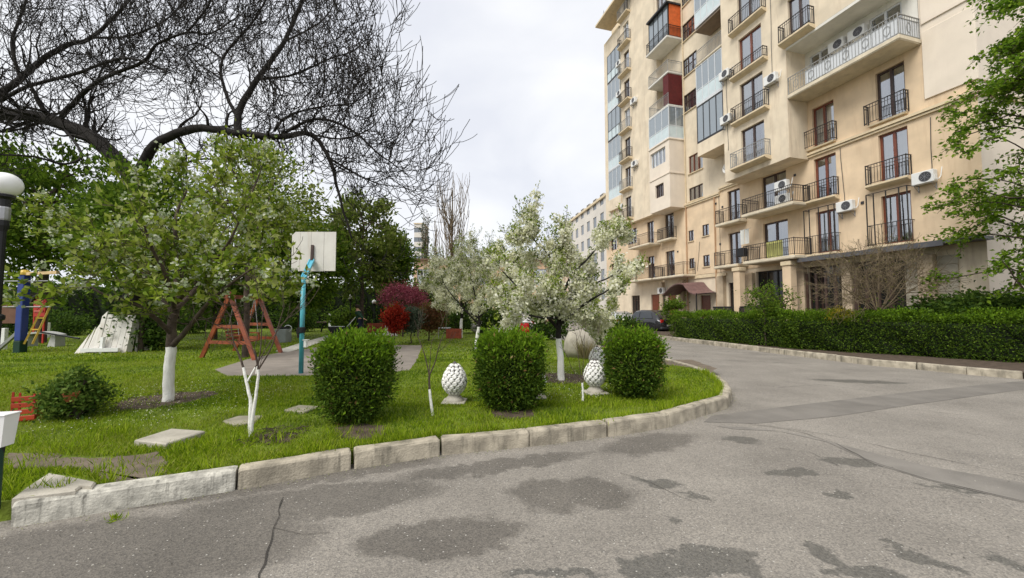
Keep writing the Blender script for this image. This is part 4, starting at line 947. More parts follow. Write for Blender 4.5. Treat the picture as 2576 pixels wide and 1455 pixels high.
blossom_tree('large white blossom tree with black branches right of the middle clipped bush', 1412, 957,
 [[(1410,900),(1405,840),(1408,790),(1412,730)],
  [(1406,830),(1370,790,-.2),(1325,745,-.4),(1285,705,-.5),(1262,680,-.5)],
  [(1406,820),(1450,780,-.3),(1495,750,-.5),(1530,730,-.6),(1560,700,-.6)],
  [(1412,760),(1400,690,.3),(1380,640,.3),(1345,605,.3),(1322,560,.3)],
  [(1412,750),(1440,690,.2),(1480,650,.2),(1520,600,.2),(1545,590,.2)],
  [(1410,770),(1350,730,.6),(1300,680,.8),(1280,630,.9)],
  [(1412,730),(1410,670,.1),(1415,625,.2),(1435,590,.3)],
  [(1412,770),(1480,720,.7),(1530,700,1),(1565,672,1.1)],
  [(1408,800),(1370,800,-.6),(1320,790,-.8),(1270,760,-1)],
  [(1408,800),(1460,800,.5),(1505,790,.6),(1540,775,.6)]], nb=34000, ng=3600, lime=.80, size=.060, L0=(.30,.66))
blossom_tree('smaller pale blossom tree with whitewashed trunk left of the middle clipped bush', 1197, 880,
 [[(1200,850),(1205,815),(1205,780)],
  [(1203,815),(1160,770,-.3),(1120,720,-.4),(1110,690,-.4)],[(1204,800),(1250,760,-.3),(1290,730,-.4),(1310,700,-.4)],
  [(1205,790),(1190,720,.3),(1180,670,.3),(1170,640,.3)],[(1205,790),(1225,720,.2),(1240,670,.2),(1262,620,.2)],[(1204,800),(1150,770,.8),(1110,750,1),(1100,730,1)]], nb=22000, ng=3200, lime=.85, r=.07, spacing=.24, L0=(.7,1.25), size=.06)
blossom_tree('farthest blossom tree with whitewashed trunk behind the small table', 1160, 850,
 [[(1160,820),(1162,790),(1160,760)],[(1161,790),(1130,740,-.4),(1110,700,-.4)],[(1161,790),(1190,730,-.4),(1215,680,-.4)],[(1160,760),(1160,700,.4),(1150,660,.4)],[(1160,770),(1200,740,.6),(1240,700,.6)]], nb=9000, ng=4500, lime=1.0, r=.09, spacing=.38, L0=(.9,1.6), size=.08)

# ------------------------------------------------------------------ saplings with limewashed feet
def sapling(label, px, py, stems, lime, twigs=26):
    b = G(px, py, LAWN); Y = b[1]; X = lambda x, y, d=0: AT(x, y, Y+d)
    limbs = [([b-np.array([0,0,.03]) if i == 0 or q[0] is None else X(*q[0]), *[X(*p) for p in q[1:]]], r0, r1, sp) for i, (q, r0, r1, sp) in enumerate(stems)]
    t, out, tips = tree('sapling', label, 'sapling', b, limbs, dict(max=1, seg=(5, 3), wob=(.08, .1), nc=(3, 0), ang=(18, 40), ratio=(.4, .7), rmin=.0028), M_bark, spacing=.3, L0=(.28, .5), up=.1, lime=lime, startf=.45, angs=(20, 45), group='bare saplings with limewashed stems on the lawn')
    return t, out, tips
sapling('forked sapling with two whitewashed stems nearest the kerb', 630, 1098, [
 ([None,(630,1050),(630,1010),(622,970),(612,925),(600,890)], .023, .010, 1), ([(631,1090),(637,1040),(645,985),(650,930),(640,880)], .020, .010, 1),
 ([(600,890),(585,850),(580,800)], .010, .004, 1), ([(650,930),(680,880),(700,820),(715,770)], .010, .004, 1), ([(645,940),(655,880),(660,800),(665,760)], .009, .004, 1), ([(622,960),(680,860,.2),(730,790,.3)], .008, .003, 1)], .78)
sapling('small forked sapling left of the nearest white pine cone', 1090, 1045, [
 ([None,(1083,1005),(1080,965),(1080,940)], .020, .013, 0), ([(1080,945),(1070,900),(1060,870),(1050,845)], .010, .004, 1), ([(1080,945),(1095,910),(1105,870),(1122,825)], .011, .004, 1), ([(1080,940),(1083,890),(1086,860)], .007, .003, 1)], .33)
sapling('thin white multi-stemmed sapling in front of the leaning pine cone', 1466, 1012, [
 ([None,(1466,980),(1464,955)], .016, .012, 0), ([(1464,960),(1458,920),(1452,870),(1450,845)], .007, .003, 1), ([(1464,960),(1475,930),(1490,890),(1500,860)], .007, .003, 1), ([(1464,965),(1440,930),(1430,900)], .006, .003, 1), ([(1464,955),(1468,900),(1470,850)], .006, .003, 1)], .30)

L_deadl = leafmat('dry brown leaves', [(.10,.06,.02),(.18,.12,.04),(.24,.18,.08)], .2)
# ------------------------------------------------------------------ clipped bushes
def clipped(label, px, py, wpx, topy, n=26000, name='clipped_bush', group='clipped evergreen bushes on the lawn', ex=3.2, size=.05, m=L_yew, m2=L_new, rz=0, sq=1.):
    b = G(px, py, LAWN); Y = b[1]+.45; b[1] = Y; b[0] = (px-CX)/F*Y/1.0; rx = wpx/2/F*Y; h = EYE-(topy-779)/F*(Y-.2)-LAWN
    t = thing(name, label, 'bush', b, rz, group); D = unit(rng.normal(size=(n, 3))); D = unit(np.sign(D)*np.abs(D)**.8)
    k = (np.abs(D)**ex).sum(1)**(-1/ex); S = D*k[:, None]; cz = h*.56; P = S*np.array([rx, rx*.92*sq, 1.0]); P[:, 2] = cz+S[:, 2]*np.where(S[:, 2] > 0, h-cz, cz-.06)
    lo = np.clip((P[:, 2]-.0)/(h*.36), 0, 1); P[:, :2] *= (.55+.45*lo**.7)[:, None]
    ph = rng.uniform(0, 6, 3); lump = 1+.05*np.sin(D[:, 0]*5+ph[0])+.05*np.sin(D[:, 1]*6+D[:, 2]*4+ph[1])+.04*np.sin(D[:, 2]*13+D[:, 0]*9+ph[2])
    P[:, :2] *= lump[:, None]; dep = rng.uniform(0, 1, n)**1.6*.15; P -= D*dep[:, None]; P += D*(rng.uniform(0,1,n)**8*.15)[:, None]; P += rng.normal(0, .022, (n, 3)); P[:, 2] += .03*np.sin(P[:, 0]*14+ph[0])*np.clip(D[:, 2], 0, 1); P[:, 2] = np.maximum(P[:, 2], .03)
    fresh = np.clip((P[:, 2]/h-.66)*3.4, .03, .95)*np.clip(1.1-dep*7, 0, 1); mi = (rng.uniform(0, 1, n) < fresh).astype(int)
    mi[rng.uniform(0, 1, n) < .018] = 2; Dv = unit(D+rng.normal(0, .7, (n, 3))+np.array([0, 0, .55])); sz = np.where(mi, size*1.25, size)
    obj_np('foliage', leafq(P, sz, sz*.42, Dv, .0), 4, m, t, kind='stuff', mi=mi, mats=[m, m2, L_deadl])
    core = MB(); prof = [(rx*.3, .05), (rx*.62, h*.3), (rx*.74, h*.55), (rx*.72, h*.78), (rx*.45, h*.88), (rx*.05, h*.9)]; core.lathe(prof, 14); obj('dark_core', core, mat('dark foliage core', (.012,.018,.008), .95), t)  # added solid core stops see-through; shade inside the bush set by its colour
    V_, F_ = tube_arr([(curve([(x, y, 0), (x*1.8, y*1.8, .15), (x*3, y*3, .35)], 3), np.linspace(.018, .01, 7)) for x, y in rng.uniform(-.08, .08, (9, 2))], 5); obj('stems', (V_, F_), M_bark, t, kind='stuff')
    return t
clipped('left of three cube-clipped evergreen bushes, the nearest and bushiest', 898, 1085, 150, 854, ex=3.4, size=.052, n=32000)
clipped('middle cube-clipped evergreen bush in front of the blossom trees', 1285, 1045, 150, 850, ex=4.4, size=.052, n=32000)
clipped('right cube-clipped evergreen bush closest to the bend of the kerb', 1592, 1015, 120, 842, ex=3.0, size=.052, n=28000)
c = px_crown(122, 262, 915, 1085, 5.6, .9); leafy('loose_shrub', 'loose green shrub beside the red crate at far left', 'shrub', (c[0], 5.6, LAWN), (c[0], 5.6, c[2], c[3]*.85, c[4]*.8, c[5]*.9), leafmat('loose shrub leaves', [(.035,.08,.012),(.07,.13,.018),(.12,.19,.03),(.18,.25,.05)], .35), 5200, .06, ncl=46, sig=.085, trunkr=.02, hollow=.2, nbr=40)
# trimmed hedge along the right kerb
h0 = G(2720, 925, .13)[:2]; h1 = G(2000, 880, .13)[:2]; h2 = G(1705, 851, .13)[:2]
dd_ = (h0-h1)/np.linalg.norm(h0-h1); nrm = np.array([dd_[1], -dd_[0]]); nrm = nrm*(-1 if nrm[0] < 0 else 1)
off = nrm*.75
hedge('clipped_hedge', 'long dark clipped hedge along the right kerb, nearer stretch', 'hedge', h1+off, h0+dd_*3+off, 1.30, 1.2, L_yew, 52000, .075, L_new, group='clipped hedge between road and building', wavy=.10)
hedge('clipped_hedge', 'far stretch of the clipped hedge, beside the parked cars', 'hedge', h2+off, h1+off, 1.27, 1.2, L_yew, 22000, .085, L_new, group='clipped hedge between road and building', wavy=.10)
for o in bpy.data.objects:
    pass
# right hand tree, laurel, bare shrub, small plants in front of the building
RY = 11.6; RX = (2590-CX)/F*RY; rb = (RX, RY, .15)
RX = (2712-CX)/F*RY; rb = (RX, RY, .15)
t = thing('broadleaf_tree', 'fresh green broadleaf tree with drooping leafy branches at the right edge', 'tree', rb)
main = curve([(0,0,0),(-.15,.1,1.2),(-.05,0,2.6),(.1,.1,5),(.15,0,8),(.2,0,11)], 5, .02); paths = []; lv = []
paths.append((curve([(-.1,0,.3),(-.8,.1,1.3),(-1.5,.1,2.2),(-2.0,.1,2.9)], 4, .02), np.linspace(.05, .015, 13)))
paths.append((curve([(-1.0,.1,1.4),(-1.5,-.1,1.7),(-2.0,-.2,2.4)], 4, .02), np.linspace(.03, .01, 9)))
for i in range(150):
    z = rng.uniform(2.2, 11.6); rad = np.interp(z, [2, 2.9, 4, 6.5, 9, 11.4], [2.0, 3.2, 3.55, 3.2, 2.3, 1.6])*rng.uniform(.35, 1.05); a = rng.uniform(0, 2*math.pi); d = np.array([math.cos(a), math.sin(a), 0]); z0 = z-rng.uniform(.3, 1.3)
    p = curve([(0,0,z0), d*rad*.45+np.array([0,0,z+rng.uniform(-.1,.35)])+rng.normal(0,.12,3), d*rad*.8+np.array([0,0,z+.1])+rng.normal(0,.12,3), d*rad+np.array([0,0,z-rng.uniform(.05,.4)])], 4, .03); paths.append((p, np.linspace(.03, .006, len(p))))
    for j in range(10):
        f = rng.uniform(.3, 1); q = p[int(f*(len(p)-1))]; dv2 = unit(d*rng.uniform(.1, 1)+rng.normal(0, .6, 3)*np.array([1,1,.6])); L_ = rng.uniform(.25, .7); e_ = q+dv2*L_+np.array([0,0,-.12])
        pp = curve([q, (q+e_)/2+np.array([0,0,.10]), e_], 2); paths.append((pp, np.linspace(.008, .004, len(pp)))); lv.append((pp, 0))
V_, F_ = tube_arr([(main, np.linspace(.09, .02, len(main)))], 8); obj('trunk', (V_, F_), M_bark, t); V_, F_ = tube_arr(paths, 4); obj('branches', (V_, F_), M_bark, t, kind='stuff')
P = along(lv, 30000, .07); D = unit(rng.normal(0, 1, (len(P), 3))*np.array([1,1,.6])+np.array([0,0,-.5])); obj_np('crown', leafq(P, .135, .085, D, .5, .1), 4, leafmat('broad leaves', [(.06,.13,.010),(.11,.21,.014),(.18,.30,.02),(.26,.38,.035)], .5, .5), t, kind='stuff')
bt('laurel_bush', 'big dark glossy laurel bush behind the hedge at right', (2290,2660), (752,835), 13.4, L_dark, 13000, .14, cat='bush', ncl=110, sig=.26, trunkr=.05, depth=.45)
bt('green_shrub', 'small round green shrub beside the arched entrance canopy', (1672,1722), (752,810), 27, L_mid, 1500, .15, cat='shrub', ncl=16, sig=.2, trunkr=.04)
bt('climbing_plant', 'airy green plant in front of the columns between the terraces', (1885,1960), (705,800), 16.5, L_mid, 1300, .10, cat='shrub', ncl=26, sig=.16, trunkr=.03)
bt('climbing_plant', 'sparse climber beside the dark terrace opening', (1925,2000), (720,800), 17.0, L_mid, 700, .10, cat='shrub', ncl=20, sig=.18, trunkr=.03)
bt('yellow_shrub', 'small yellow flowering shrub behind the hedge', (2085,2150), (778,810), 14.5, leafmat('yellow flowers', [(.30,.25,.02),(.45,.36,.03),(.15,.22,.03)], .3), 1400, .06, cat='shrub', ncl=16, sig=.10, trunkr=.02)
b = np.array([(2215-CX)/F*14.2, 14.2, .15]); X = lambda x, y, d=0: AT(x, y, 14.2+d)
limbs = [([b, X(2210,790)], .07, .06, 0)]+[([X(2210,790), X(2210+dx*.45, 740+abs(dx)*.05, d*.5), X(2210+dx, yy, d)], .035, .008, 1) for dx, yy, d in ((-130,690,.3),(-90,650,-.4),(-45,640,.5),(0,630,-.3),(50,640,.4),(100,660,-.3),(130,700,.3),(-110,720,-.6),(70,690,-.7),(-20,680,.9))]
bs, out, tips = tree('bare_shrub', 'leafless tangled ornamental tree in front of the ground floor shop', 'tree', b, limbs, dict(max=2, seg=(6, 5, 4), wob=(.16, .16, .16), nc=(4, 3, 0), ang=(20, 55), ratio=(.5, .8), rmin=.0045), M_twig, spacing=.10, L0=(.5, 1.0), up=.03, startf=.25)
P = along(out[2], 900, .02); obj_np('buds', leafq(P, .05, .03), 4, leafmat('olive buds', [(.14,.13,.03),(.20,.19,.05)], .3), bs, kind='stuff')
# poplars far away
def poplar(label, x, ybase, ytop, Y, wpx, n=40, leaf=0, m=M_twig):
    top = AT(x, ytop, Y)[2]; b = np.array([(x-CX)/F*Y, Y, 0]); t = thing('poplar_tree', label, 'tree', b, 0, 'poplars beyond the beige house'); paths = []; w_ = wpx/2/F*Y
    paths.append((curve([(0,0,0),(0,.1,top*.5),(.1,0,top)], 5), np.linspace(.3, .04, 11)))
    V_, F_ = tube_arr(paths, 6); obj('trunk', (V_, F_), m, t); paths = []
    for i in range(n):
        z = rng.uniform(.18, .75)*top; a = rng.uniform(0, 6.28); rr = w_*rng.uniform(.4, 1); L = rng.uniform(.25, .45)*top
        p = curve([(0,0,z), (rr*math.cos(a)*.7, rr*math.sin(a)*.7, z+L*.35), (rr*math.cos(a), rr*math.sin(a), min(z+L, top))], 3, .08); paths.append((p, np.linspace(.06, .02, len(p))))
        for j in range(5):
            q = p[rng.integers(1, len(p))]; e_ = q+np.array([rng.normal(0, .35), rng.normal(0, .35), rng.uniform(1, 2.4)]); paths.append((np.array([q, (q+e_)/2+rng.normal(0, .08, 3), e_]), np.array([.03, .022, .018])))
    V_, F_ = tube_arr(paths, 3); obj('branches', (V_, F_), m, t, kind='stuff')
    if leaf: P = along(paths, leaf, .15); obj_np('crown', leafq(P, .3, .2), 4, L_grey, t, kind='stuff')
poplar('bare spreading poplar right of the conifers', 1135, 660, 478, 50, 95, 60)
poplar('narrow pale poplar in front of the white tower', 1068, 660, 562, 60, 24, 24, leaf=900)
poplar('thin distant poplar just left of the bare one', 1092, 660, 590, 62, 14, 12)

# ------------------------------------------------------------------ buildings behind
Yh = 46.; hx0 = (1040-CX)/F*Yh; hx1 = (1420-CX)/F*Yh; ht = EYE+(779-655)/F*Yh
t = thing('beige_house', 'two storey beige house with flat roof beyond the garden', 'building', (hx0, Yh, 0))
Wd = hx1-hx0; mb = MB(); ops = [(.35+i*3.4, .35+i*3.4+1.5, ht-2.9, ht-1.0) for i in range(5)]+[(.35+i*3.4, .35+i*3.4+1.5, 1.4, 3.0) for i in range(5)]
S_ = MB(); sheet(S_, 0, Wd, 0, ht, 0, ops, rev=.2); S_.v = [(x, -y, z) for x, y, z in S_.v]; obj('wall', S_, mat('peach render', (.60,.42,.28), .85, .08, 1, stain=.3), t)
obj('inner_wall', MB().box(.02, Wd, .25, 8, .02, ht-.02), M_dark, t)
obj('roof', MB().box(-.3, Wd+.3, -.35, 8.2, ht, ht+.18), mat('roof edge', (.16,.10,.07), .8), t)
for (a, b_, c, e) in ops:
    f = MB().box(a, b_, .12, .18, c, c+.08).box(a, b_, .12, .18, e-.08, e).box(a, a+.08, .121, .179, c+.08, e-.08).box(b_-.08, b_, .121, .179, c+.08, e-.08).box((a+b_)/2-.04, (a+b_)/2+.04, .115, .185, c+.08, e-.08).box(a+.08, b_-.08, .118, .182, (c+e)/2+.1, (c+e)/2+.17)
    fo = obj('window', f, M_wframe, t); obj('pane', MB().add([(a,.16,c),(a,.16,e),(b_,.16,e),(b_,.16,c)], [(0,1,2,3)]), M_glass, fo)
def block(label, x0, x1, ytop, Y, dep, rot, floors, cols, m, name='distant_apartment_block'):
    z = EYE+(779-ytop)/F*Y; a = np.array([(x0-CX)/F*Y, Y]); wd = (x1-x0)/F*Y; t = thing(name, label, 'building', (*a, 0), rot)
    fh = (z-1.5)/floors; ops = []
    for i in range(cols):
        for j in range(floors):
            c = wd*(i+.5)/cols; ops.append((c-.7, c+.7, 1.2+j*fh+.6, 1.2+j*fh+2.0))
    S_ = MB(); sheet(S_, 0, wd, 0, z, 0, ops, rev=.25); S_.v = [(x, -y, q) for x, y, q in S_.v]; S_.box(-.01, wd+.01, .3, dep, 0, z-.01); obj('wall', S_, m, t); obj('roof', MB().box(-.2, wd+.2, -.2, dep, z, z+.3), M_trim, t)
    for o_ in ops: obj('window', MB().box(o_[0], o_[1], .1, .16, o_[2], o_[3]), mat('far glass', (.16,.18,.2), .2, spec=.8), t)
    return t
M_farw = mat('far pale render', (.66,.62,.56), .85, .05, .5)
# facade parallel to the near block, seen obliquely
fa = AT(1430, 560, 78); fb = AT(1530, 560, 58)
v2 = (fb-fa)[:2]; rot = math.atan2(v2[1], v2[0]); wd = np.linalg.norm(v2); z = EYE+(779-497)/F*60
t = thing('distant_apartment_block', 'long pale apartment block seen past the left edge of the near one', 'building', (fa[0], fa[1], 0), rot)
ops = [(1.5+i*3.1, 3.0+i*3.1, 3.2+j*2.9, 4.9+j*2.9) for i in range(int(wd/3.1)) for j in range(6)]
S_ = MB(); sheet(S_, 0, wd+6, 0, z, 0, ops, rev=.25); S_.v = [(x, -y, q) for x, y, q in S_.v]; S_.box(-.01, wd+6, .3, 12, 0, z-.01)
obj('wall', S_, M_farw, t); obj('roof', MB().box(-.2, wd+6, -.25, 12, z, z+.35), M_trim, t)
for o_ in ops: obj('window', MB().box(o_[0], o_[1], .1, .16, o_[2], o_[3]), mat('far glass', (.16,.18,.2), .2, spec=.8), t)
S_ = MB().cbox(-3.6, 0, -.6, 3, 0, z+.6, .3); obj('stair_tower', S_, mat('far warm render', (.56,.44,.34), .85), t)
block('white apartment tower far behind the conifers', 1040, 1062, 562, 120, 8, 0, 9, 2, M_farw)

# ------------------------------------------------------------------ lamp, box, garden furniture
Yl = 5.2; lx = (-6-CX)/F*Yl; zg = AT(2, 465, Yl)[2]
t = thing('street_lamp', 'dark lamp post with flattened white globe at the left edge', 'street lamp', (lx, Yl, LAWN))
g = MB(); prof = [(.005+.158*math.cos(q_), .158*math.sin(q_)) for q_ in np.linspace(-1.15, 1.56, 16)]; g.lathe(prof, 28); g.shift((0,0,zg-LAWN))
m_ = mat('opal globe', (.80,.80,.78), .25, .02, spec=.5); obj('globe', g, m_, t, smooth=True)
g = MB(); g.lathe([(.07,0),(.07,.05),(.05,.08),(.045,1.0),(.05,1.35),(.075,1.37),(.075,1.42),(.05,1.44)], 12); g.lathe([(.045,zg-LAWN-.62),(.06,zg-LAWN-.55),(.06,zg-LAWN-.20),(.10,zg-LAWN-.17),(.10,zg-LAWN-.14)], 12); g.tube([(0,0,1.4),(0,0,zg-LAWN-.6)], .04, 12)
obj('post', g, M_black, t, smooth=False); obj('collar', MB().lathe([(.062,zg-LAWN-.48),(.066,zg-LAWN-.46),(.066,zg-LAWN-.32),(.062,zg-LAWN-.30)], 12), M_steel, t)
bb = G(4, 1300, .1); Yb = bb[1]; bx = (0-CX)/F*Yb
t = thing('electric_box', 'white metal box on a dark green stalk at the kerb end, left edge', 'box', (bx-.05, Yb+.05, .12), R(12))
zt = EYE-(1045-779)/F*Yb-.12; zb = EYE-(1122-779)/F*Yb-.12
g = MB(); vs = [(-.15,-.05,zb),(.095,-.05,zb),(.095,.05,zb),(-.15,.05,zb),(-.16,-.06,zt),(.115,-.06,zt),(.115,.06,zt),(-.16,.06,zt)]; g.add(vs, [(0,3,2,1),(4,5,6,7),(0,1,5,4),(1,2,6,5),(2,3,7,6),(3,0,4,7)])
obj('casing', g, M_wpaint, t); obj('lid', MB().cbox(-.165, .122, -.067, .067, zt, zt+.012, .004), M_wpaint, t); obj('door_edge', MB().box(.02, .024, -.062, -.050, zb+.01, zt-.01), M_steel, t)
obj('stalk', MB().tube(curve([(.05,0,0),(.05,0,.2),(.05,0,zb)], 4), .022, 8), M_dgreen, t); obj('cable', MB().tube(curve([(.0,.05,0),(.03,.03,.25),(.07,.0,zb)], 4), .012, 6), M_black, t)
# red crate and pot in the loose shrub
p = AT(66, 1052, 5.45); Yc = p[1]+.1; CZ = LAWN+.005
M_orr = mat('orange red plastic', (.52, .06, .02), .45, .12, spec=.5)
t = thing('red_crate', 'red slatted plastic crate in the loose shrub', 'crate', (p[0], Yc-.1, CZ), R(30)); t.scale = (.66, .66, .95)
for i in range(4): obj('slat', MB().cbox(-.17, .17, -.15, -.13, .02+i*.09, .085+i*.09, .005), M_orr, t)
for i in range(4): obj('slat', MB().cbox(.155, .175, -.125, .15, .02+i*.09, .085+i*.09, .005), M_red, t)
obj('corner_posts', MB().box(-.17,-.14,-.129,-.10,0,.42).box(.125,.154,-.129,-.10,0,.38).box(-.17,-.14,.12,.15,0,.38).box(.125,.154,.12,.15,0,.38).box(-.13,.12,-.09,.11,.0,.02), M_red, t, kind='stuff')
p = AT(176, 1036, 5.42)
t = thing('flower_pot', 'round terracotta pot half hidden in the loose shrub', 'pot', (p[0], p[1], LAWN)); obj('pot', MB().lathe([(.04,.26),(.06,.28),(.075,.36),(.085,.365),(.085,.39),(.07,.39),(.06,.28)], 18, closed=False), M_terrap, t); obj('stand', MB().tube([(0,.1,0),(0,.02,.27)], .02, 6), M_iron, t)
# flagstones
def slab(label, px, m=M_slabs, th=.05, z=LAWN+.012, rough_=0):
    P = [G(x, y, z+th)[:2] for x, y in px]; c = sum(P)/len(P); t = MB(); n_ = len(P)
    Q = [p-c for p in P]; ins = [q*(1-.015/np.linalg.norm(q)) for q in Q]
    vs = [(*q, -.03) for q in Q]+[(*q, th-.012) for q in Q]+[(*q, th) for q in ins]
    t.add(vs, [(i, (i+1) % n_, n_+(i+1) % n_, n_+i) for i in range(n_)]+[(n_+i, n_+(i+1) % n_, 2*n_+(i+1) % n_, 2*n_+i) for i in range(n_)]+[tuple(range(2*n_, 3*n_))])
    o = obj('flagstone', t, m); o.location = (*c, z); return tag(o, label, 'paving slab', 'flagstones lying in the front lawn')
slabs_px = [[(338,1107),(432,1078),(516,1084),(418,1116)], [(560,1058),(600,1046),(662,1045),(640,1062),(590,1068)], [(714,1031),(752,1019),(806,1022),(765,1036)]]
slab('pale square flagstone between the flowering tree and the kerb', slabs_px[0]); slab('worn grey flagstone left of the forked sapling stems', slabs_px[1], mat('worn slab', (.27,.25,.19), .9, .2, 3, .5, 25), .02); slab('small flagstone left of the nearest clipped bush', slabs_px[2], mat('worn slab', (.27,.25,.19)), .03)
brk = [(30,1252),(70,1222),(122,1190),(160,1196),(205,1203),(242,1212),(232,1224),(205,1222),(190,1232),(130,1240)]
slab('broken triangular concrete slab by the first kerb stone', brk, M_slabs, .05, .16)
# boulder, pine cones
p = G(1465, 902, LAWN)
V_ = []; g = MB(); g.lathe([(.02,-.05),(.42,.0),(.52,.25),(.5,.5),(.36,.78),(.1,.92),(.0,.93)], 22); v = np.array(g.v); v *= np.array([1.05, .7, 1.0]); ph = v@np.array([[3.1,1.2],[.7,4.],[2.,2.6]]); v *= (1+.06*np.sin(ph[:, :1]*1.7)+.05*np.cos(ph[:, 1:]*1.3)); v[:, 2] = np.minimum(v[:, 2], .86+.04*np.sin(v[:, 0]*5)); g.v = [tuple(x) for x in v]
o = obj('boulder', g, M_stone, smooth=True); o.location = (p[0], p[1]+.3, LAWN); tag(o, 'large pale boulder with dry grass stems behind the blossom tree trunk', 'boulder')
t = thing('dry_grass_tuft', 'clump of dry upright grass stems in front of the boulder', 'plant', (p[0]+.05, p[1]-.25, LAWN)); n_ = 220
a = rng.uniform(0, 6.28, n_); r_ = rng.uniform(0, .18, n_); P = np.stack([r_*np.cos(a), r_*np.sin(a), 0*a], 1); D = unit(np.stack([np.cos(a)*.35, np.sin(a)*.35, np.ones(n_)], 1)+rng.normal(0, .1, (n_, 3))); obj_np('blades', leafq(P, .62, .014, D, 0, .05), 4, leafmat('dry stems', [(.20,.17,.08),(.3,.25,.13),(.12,.14,.04)], .3), t, kind='stuff')
def pinecone(label, px, py, h, rot=0, tilt=0.):
    p = G(px, py, LAWN); t = thing('pine_cone_ornament', label, 'garden ornament', p, rot, 'white pine cone ornaments on the lawn')
    g = MB(); g.cbox(-.19, .19, -.19, .19, 0, .035, .01); g.lathe([(.15,.036),(.145,.06),(.10,.11),(.085,.15)], 18); obj('base', g, mat('stone base', (.45,.42,.36), .85, .1, 6, .3, 40, stain=.4), t)
    H = h-.14; z0 = .14; rad = lambda u: float(np.interp(u, [0,.08,.2,.35,.5,.65,.8,.92,1], [.085,.13,.172,.19,.182,.155,.108,.058,.012]))
    g = MB(); prof = [(rad(i/12.)*.90, z0+H*i/12.) for i in range(13)]; g.lathe(prof, 20); obj('core', g, M_coned, t)
    g = MB(); rows = 9
    for i in range(rows):
        u = (i+.35)/rows*.96; n_ = 11 if u < .7 else (9 if u < .85 else 6); rr = rad(u)
        for k in range(n_):
            a = 2*math.pi*(k+.5*(i % 2))/n_; wd_ = math.pi*rr/n_*.90; hh = H/rows*.78; c = np.array([math.cos(a)*rr, math.sin(a)*rr, z0+H*u]); tg = np.array([-math.sin(a), math.cos(a), 0]); nr = np.array([math.cos(a), math.sin(a), 0])
            r2 = rad(min(1, u+.08)); up_ = unit(nr*(r2-rr)/(H*.08)+np.array([0, 0, 1.]))
            ring = [c+tg*wd_*math.cos(q)*1.0+up_*hh*(math.sin(q) if math.sin(q) > 0 else math.sin(q)*1.0)-nr*.018 for q in np.linspace(0, 2*math.pi, 7)[:-1]]
            mid = [c+tg*wd_*.6*math.cos(q)+up_*hh*.6*math.sin(q)+nr*.016 for q in np.linspace(0, 2*math.pi, 7)[:-1]]
            g.add(ring+mid, [(j, (j+1) % 6, 6+(j+1) % 6, 6+j) for j in range(6)]+[(6,7,8,9,10,11)])
    o = obj('scales', g, M_cone, t, kind='stuff')
    if tilt:
        for c in (o,): pass
        t.rotation_euler = (0, tilt, rot)
    return t
pinecone('white stone pine cone standing alone between the left and middle clipped bushes', 1143, 1013, .66)
pinecone('white stone pine cone mostly hidden by the middle clipped bush', 1345, 1000, .52)
pinecone('white pine cone behind the thin sapling, left of the right clipped bush', 1497, 990, .62, .3)
pinecone('farther white pine cone beside the boulder', 1503, 935, .62, .5)
pinecone('white pine cone hidden behind the right clipped bush', 1562, 966, .5, .2)
# basketball stand
p = G(757, 940, LAWN); Y = p[1]; zt = AT(757, 698, Y)[2]-LAWN
t = thing('basketball_hoop_stand', 'turquoise basketball pole with worn white backboard', 'basketball stand', p)
g = MB(); g.tube([(0,0,-.05),(0,0,zt)], .052, 12); obj('pole', g, M_turq, t, smooth=True)
bc = AT(789, 633, Y+.9)-p; w2 = 112/F*(Y+.9); h2_ = 100/F*(Y+.9); bx0 = bc[0]-w2/2; bz0 = bc[2]-h2_/2
g = MB(); at_ = np.array([0, 0, zt-.02]); ab = np.array([bc[0]-.02, .86, bz0+.28])
for dx in (-.055, .055): g.bar(at_+np.array([dx,0,0]), ab+np.array([dx,0,0]), .022, .075)
g.bar(at_, ab, .10, .018); obj('arm', g, mat('sky blue paint', (.10,.42,.55), .4, .1, 6, stain=.3, stain_col=(.04,.15,.2)), t)
cuts = [0, .19, .44, .73, 1.]
for a, b_ in zip(cuts[:-1], cuts[1:]):
    c_ = .09 if a == 0 else .03; x0 = bx0+w2*a+.004; x1 = bx0+w2*b_-.004; z0 = bz0+random.uniform(-.008, .008); z1 = bz0+h2_
    poly = [(x0+(c_ if a == 0 else 0), z0), (x1, z0), (x1, z1), (x0+(c_ if a == 0 else 0), z1)]+([(x0, z1-c_), (x0, z0+c_)] if a == 0 else [])
    o_ = MB().prism_y(poly, .9+random.uniform(-.003,.003), .925); obj('board', o_, M_board, t)
g = MB(); g.bar((bx0+.05,.95,bz0+.2),(bx0+w2-.05,.95,bz0+.2),.04).bar((bx0+.05,.95,bz0+h2_-.15),(bx0+w2-.05,.95,bz0+h2_-.15),.04).bar(ab, ab+np.array([0,.02,.4]), .06); obj('batten', g, M_brown2, t)
zc_ = AT(757, 838, Y)[2]-LAWN; g = MB(); g.lathe([(.065,zc_),(.07,zc_+.02),(.07,zc_+.12),(.065,zc_+.14)], 12); g.box(-.11, -.05, -.05, .05, zc_-.02, zc_+.12); obj('clamp', g, M_black, t)
g = MB(); zq = AT(757, 880, Y)[2]-LAWN; g.cbox(.06, .13, -.04, .04, zq+.05, zq+.22, .01); g.box(.04,.16,-.05,.05,zq+.22,zq+.235); obj('meter_box', g, M_wpaint, t)
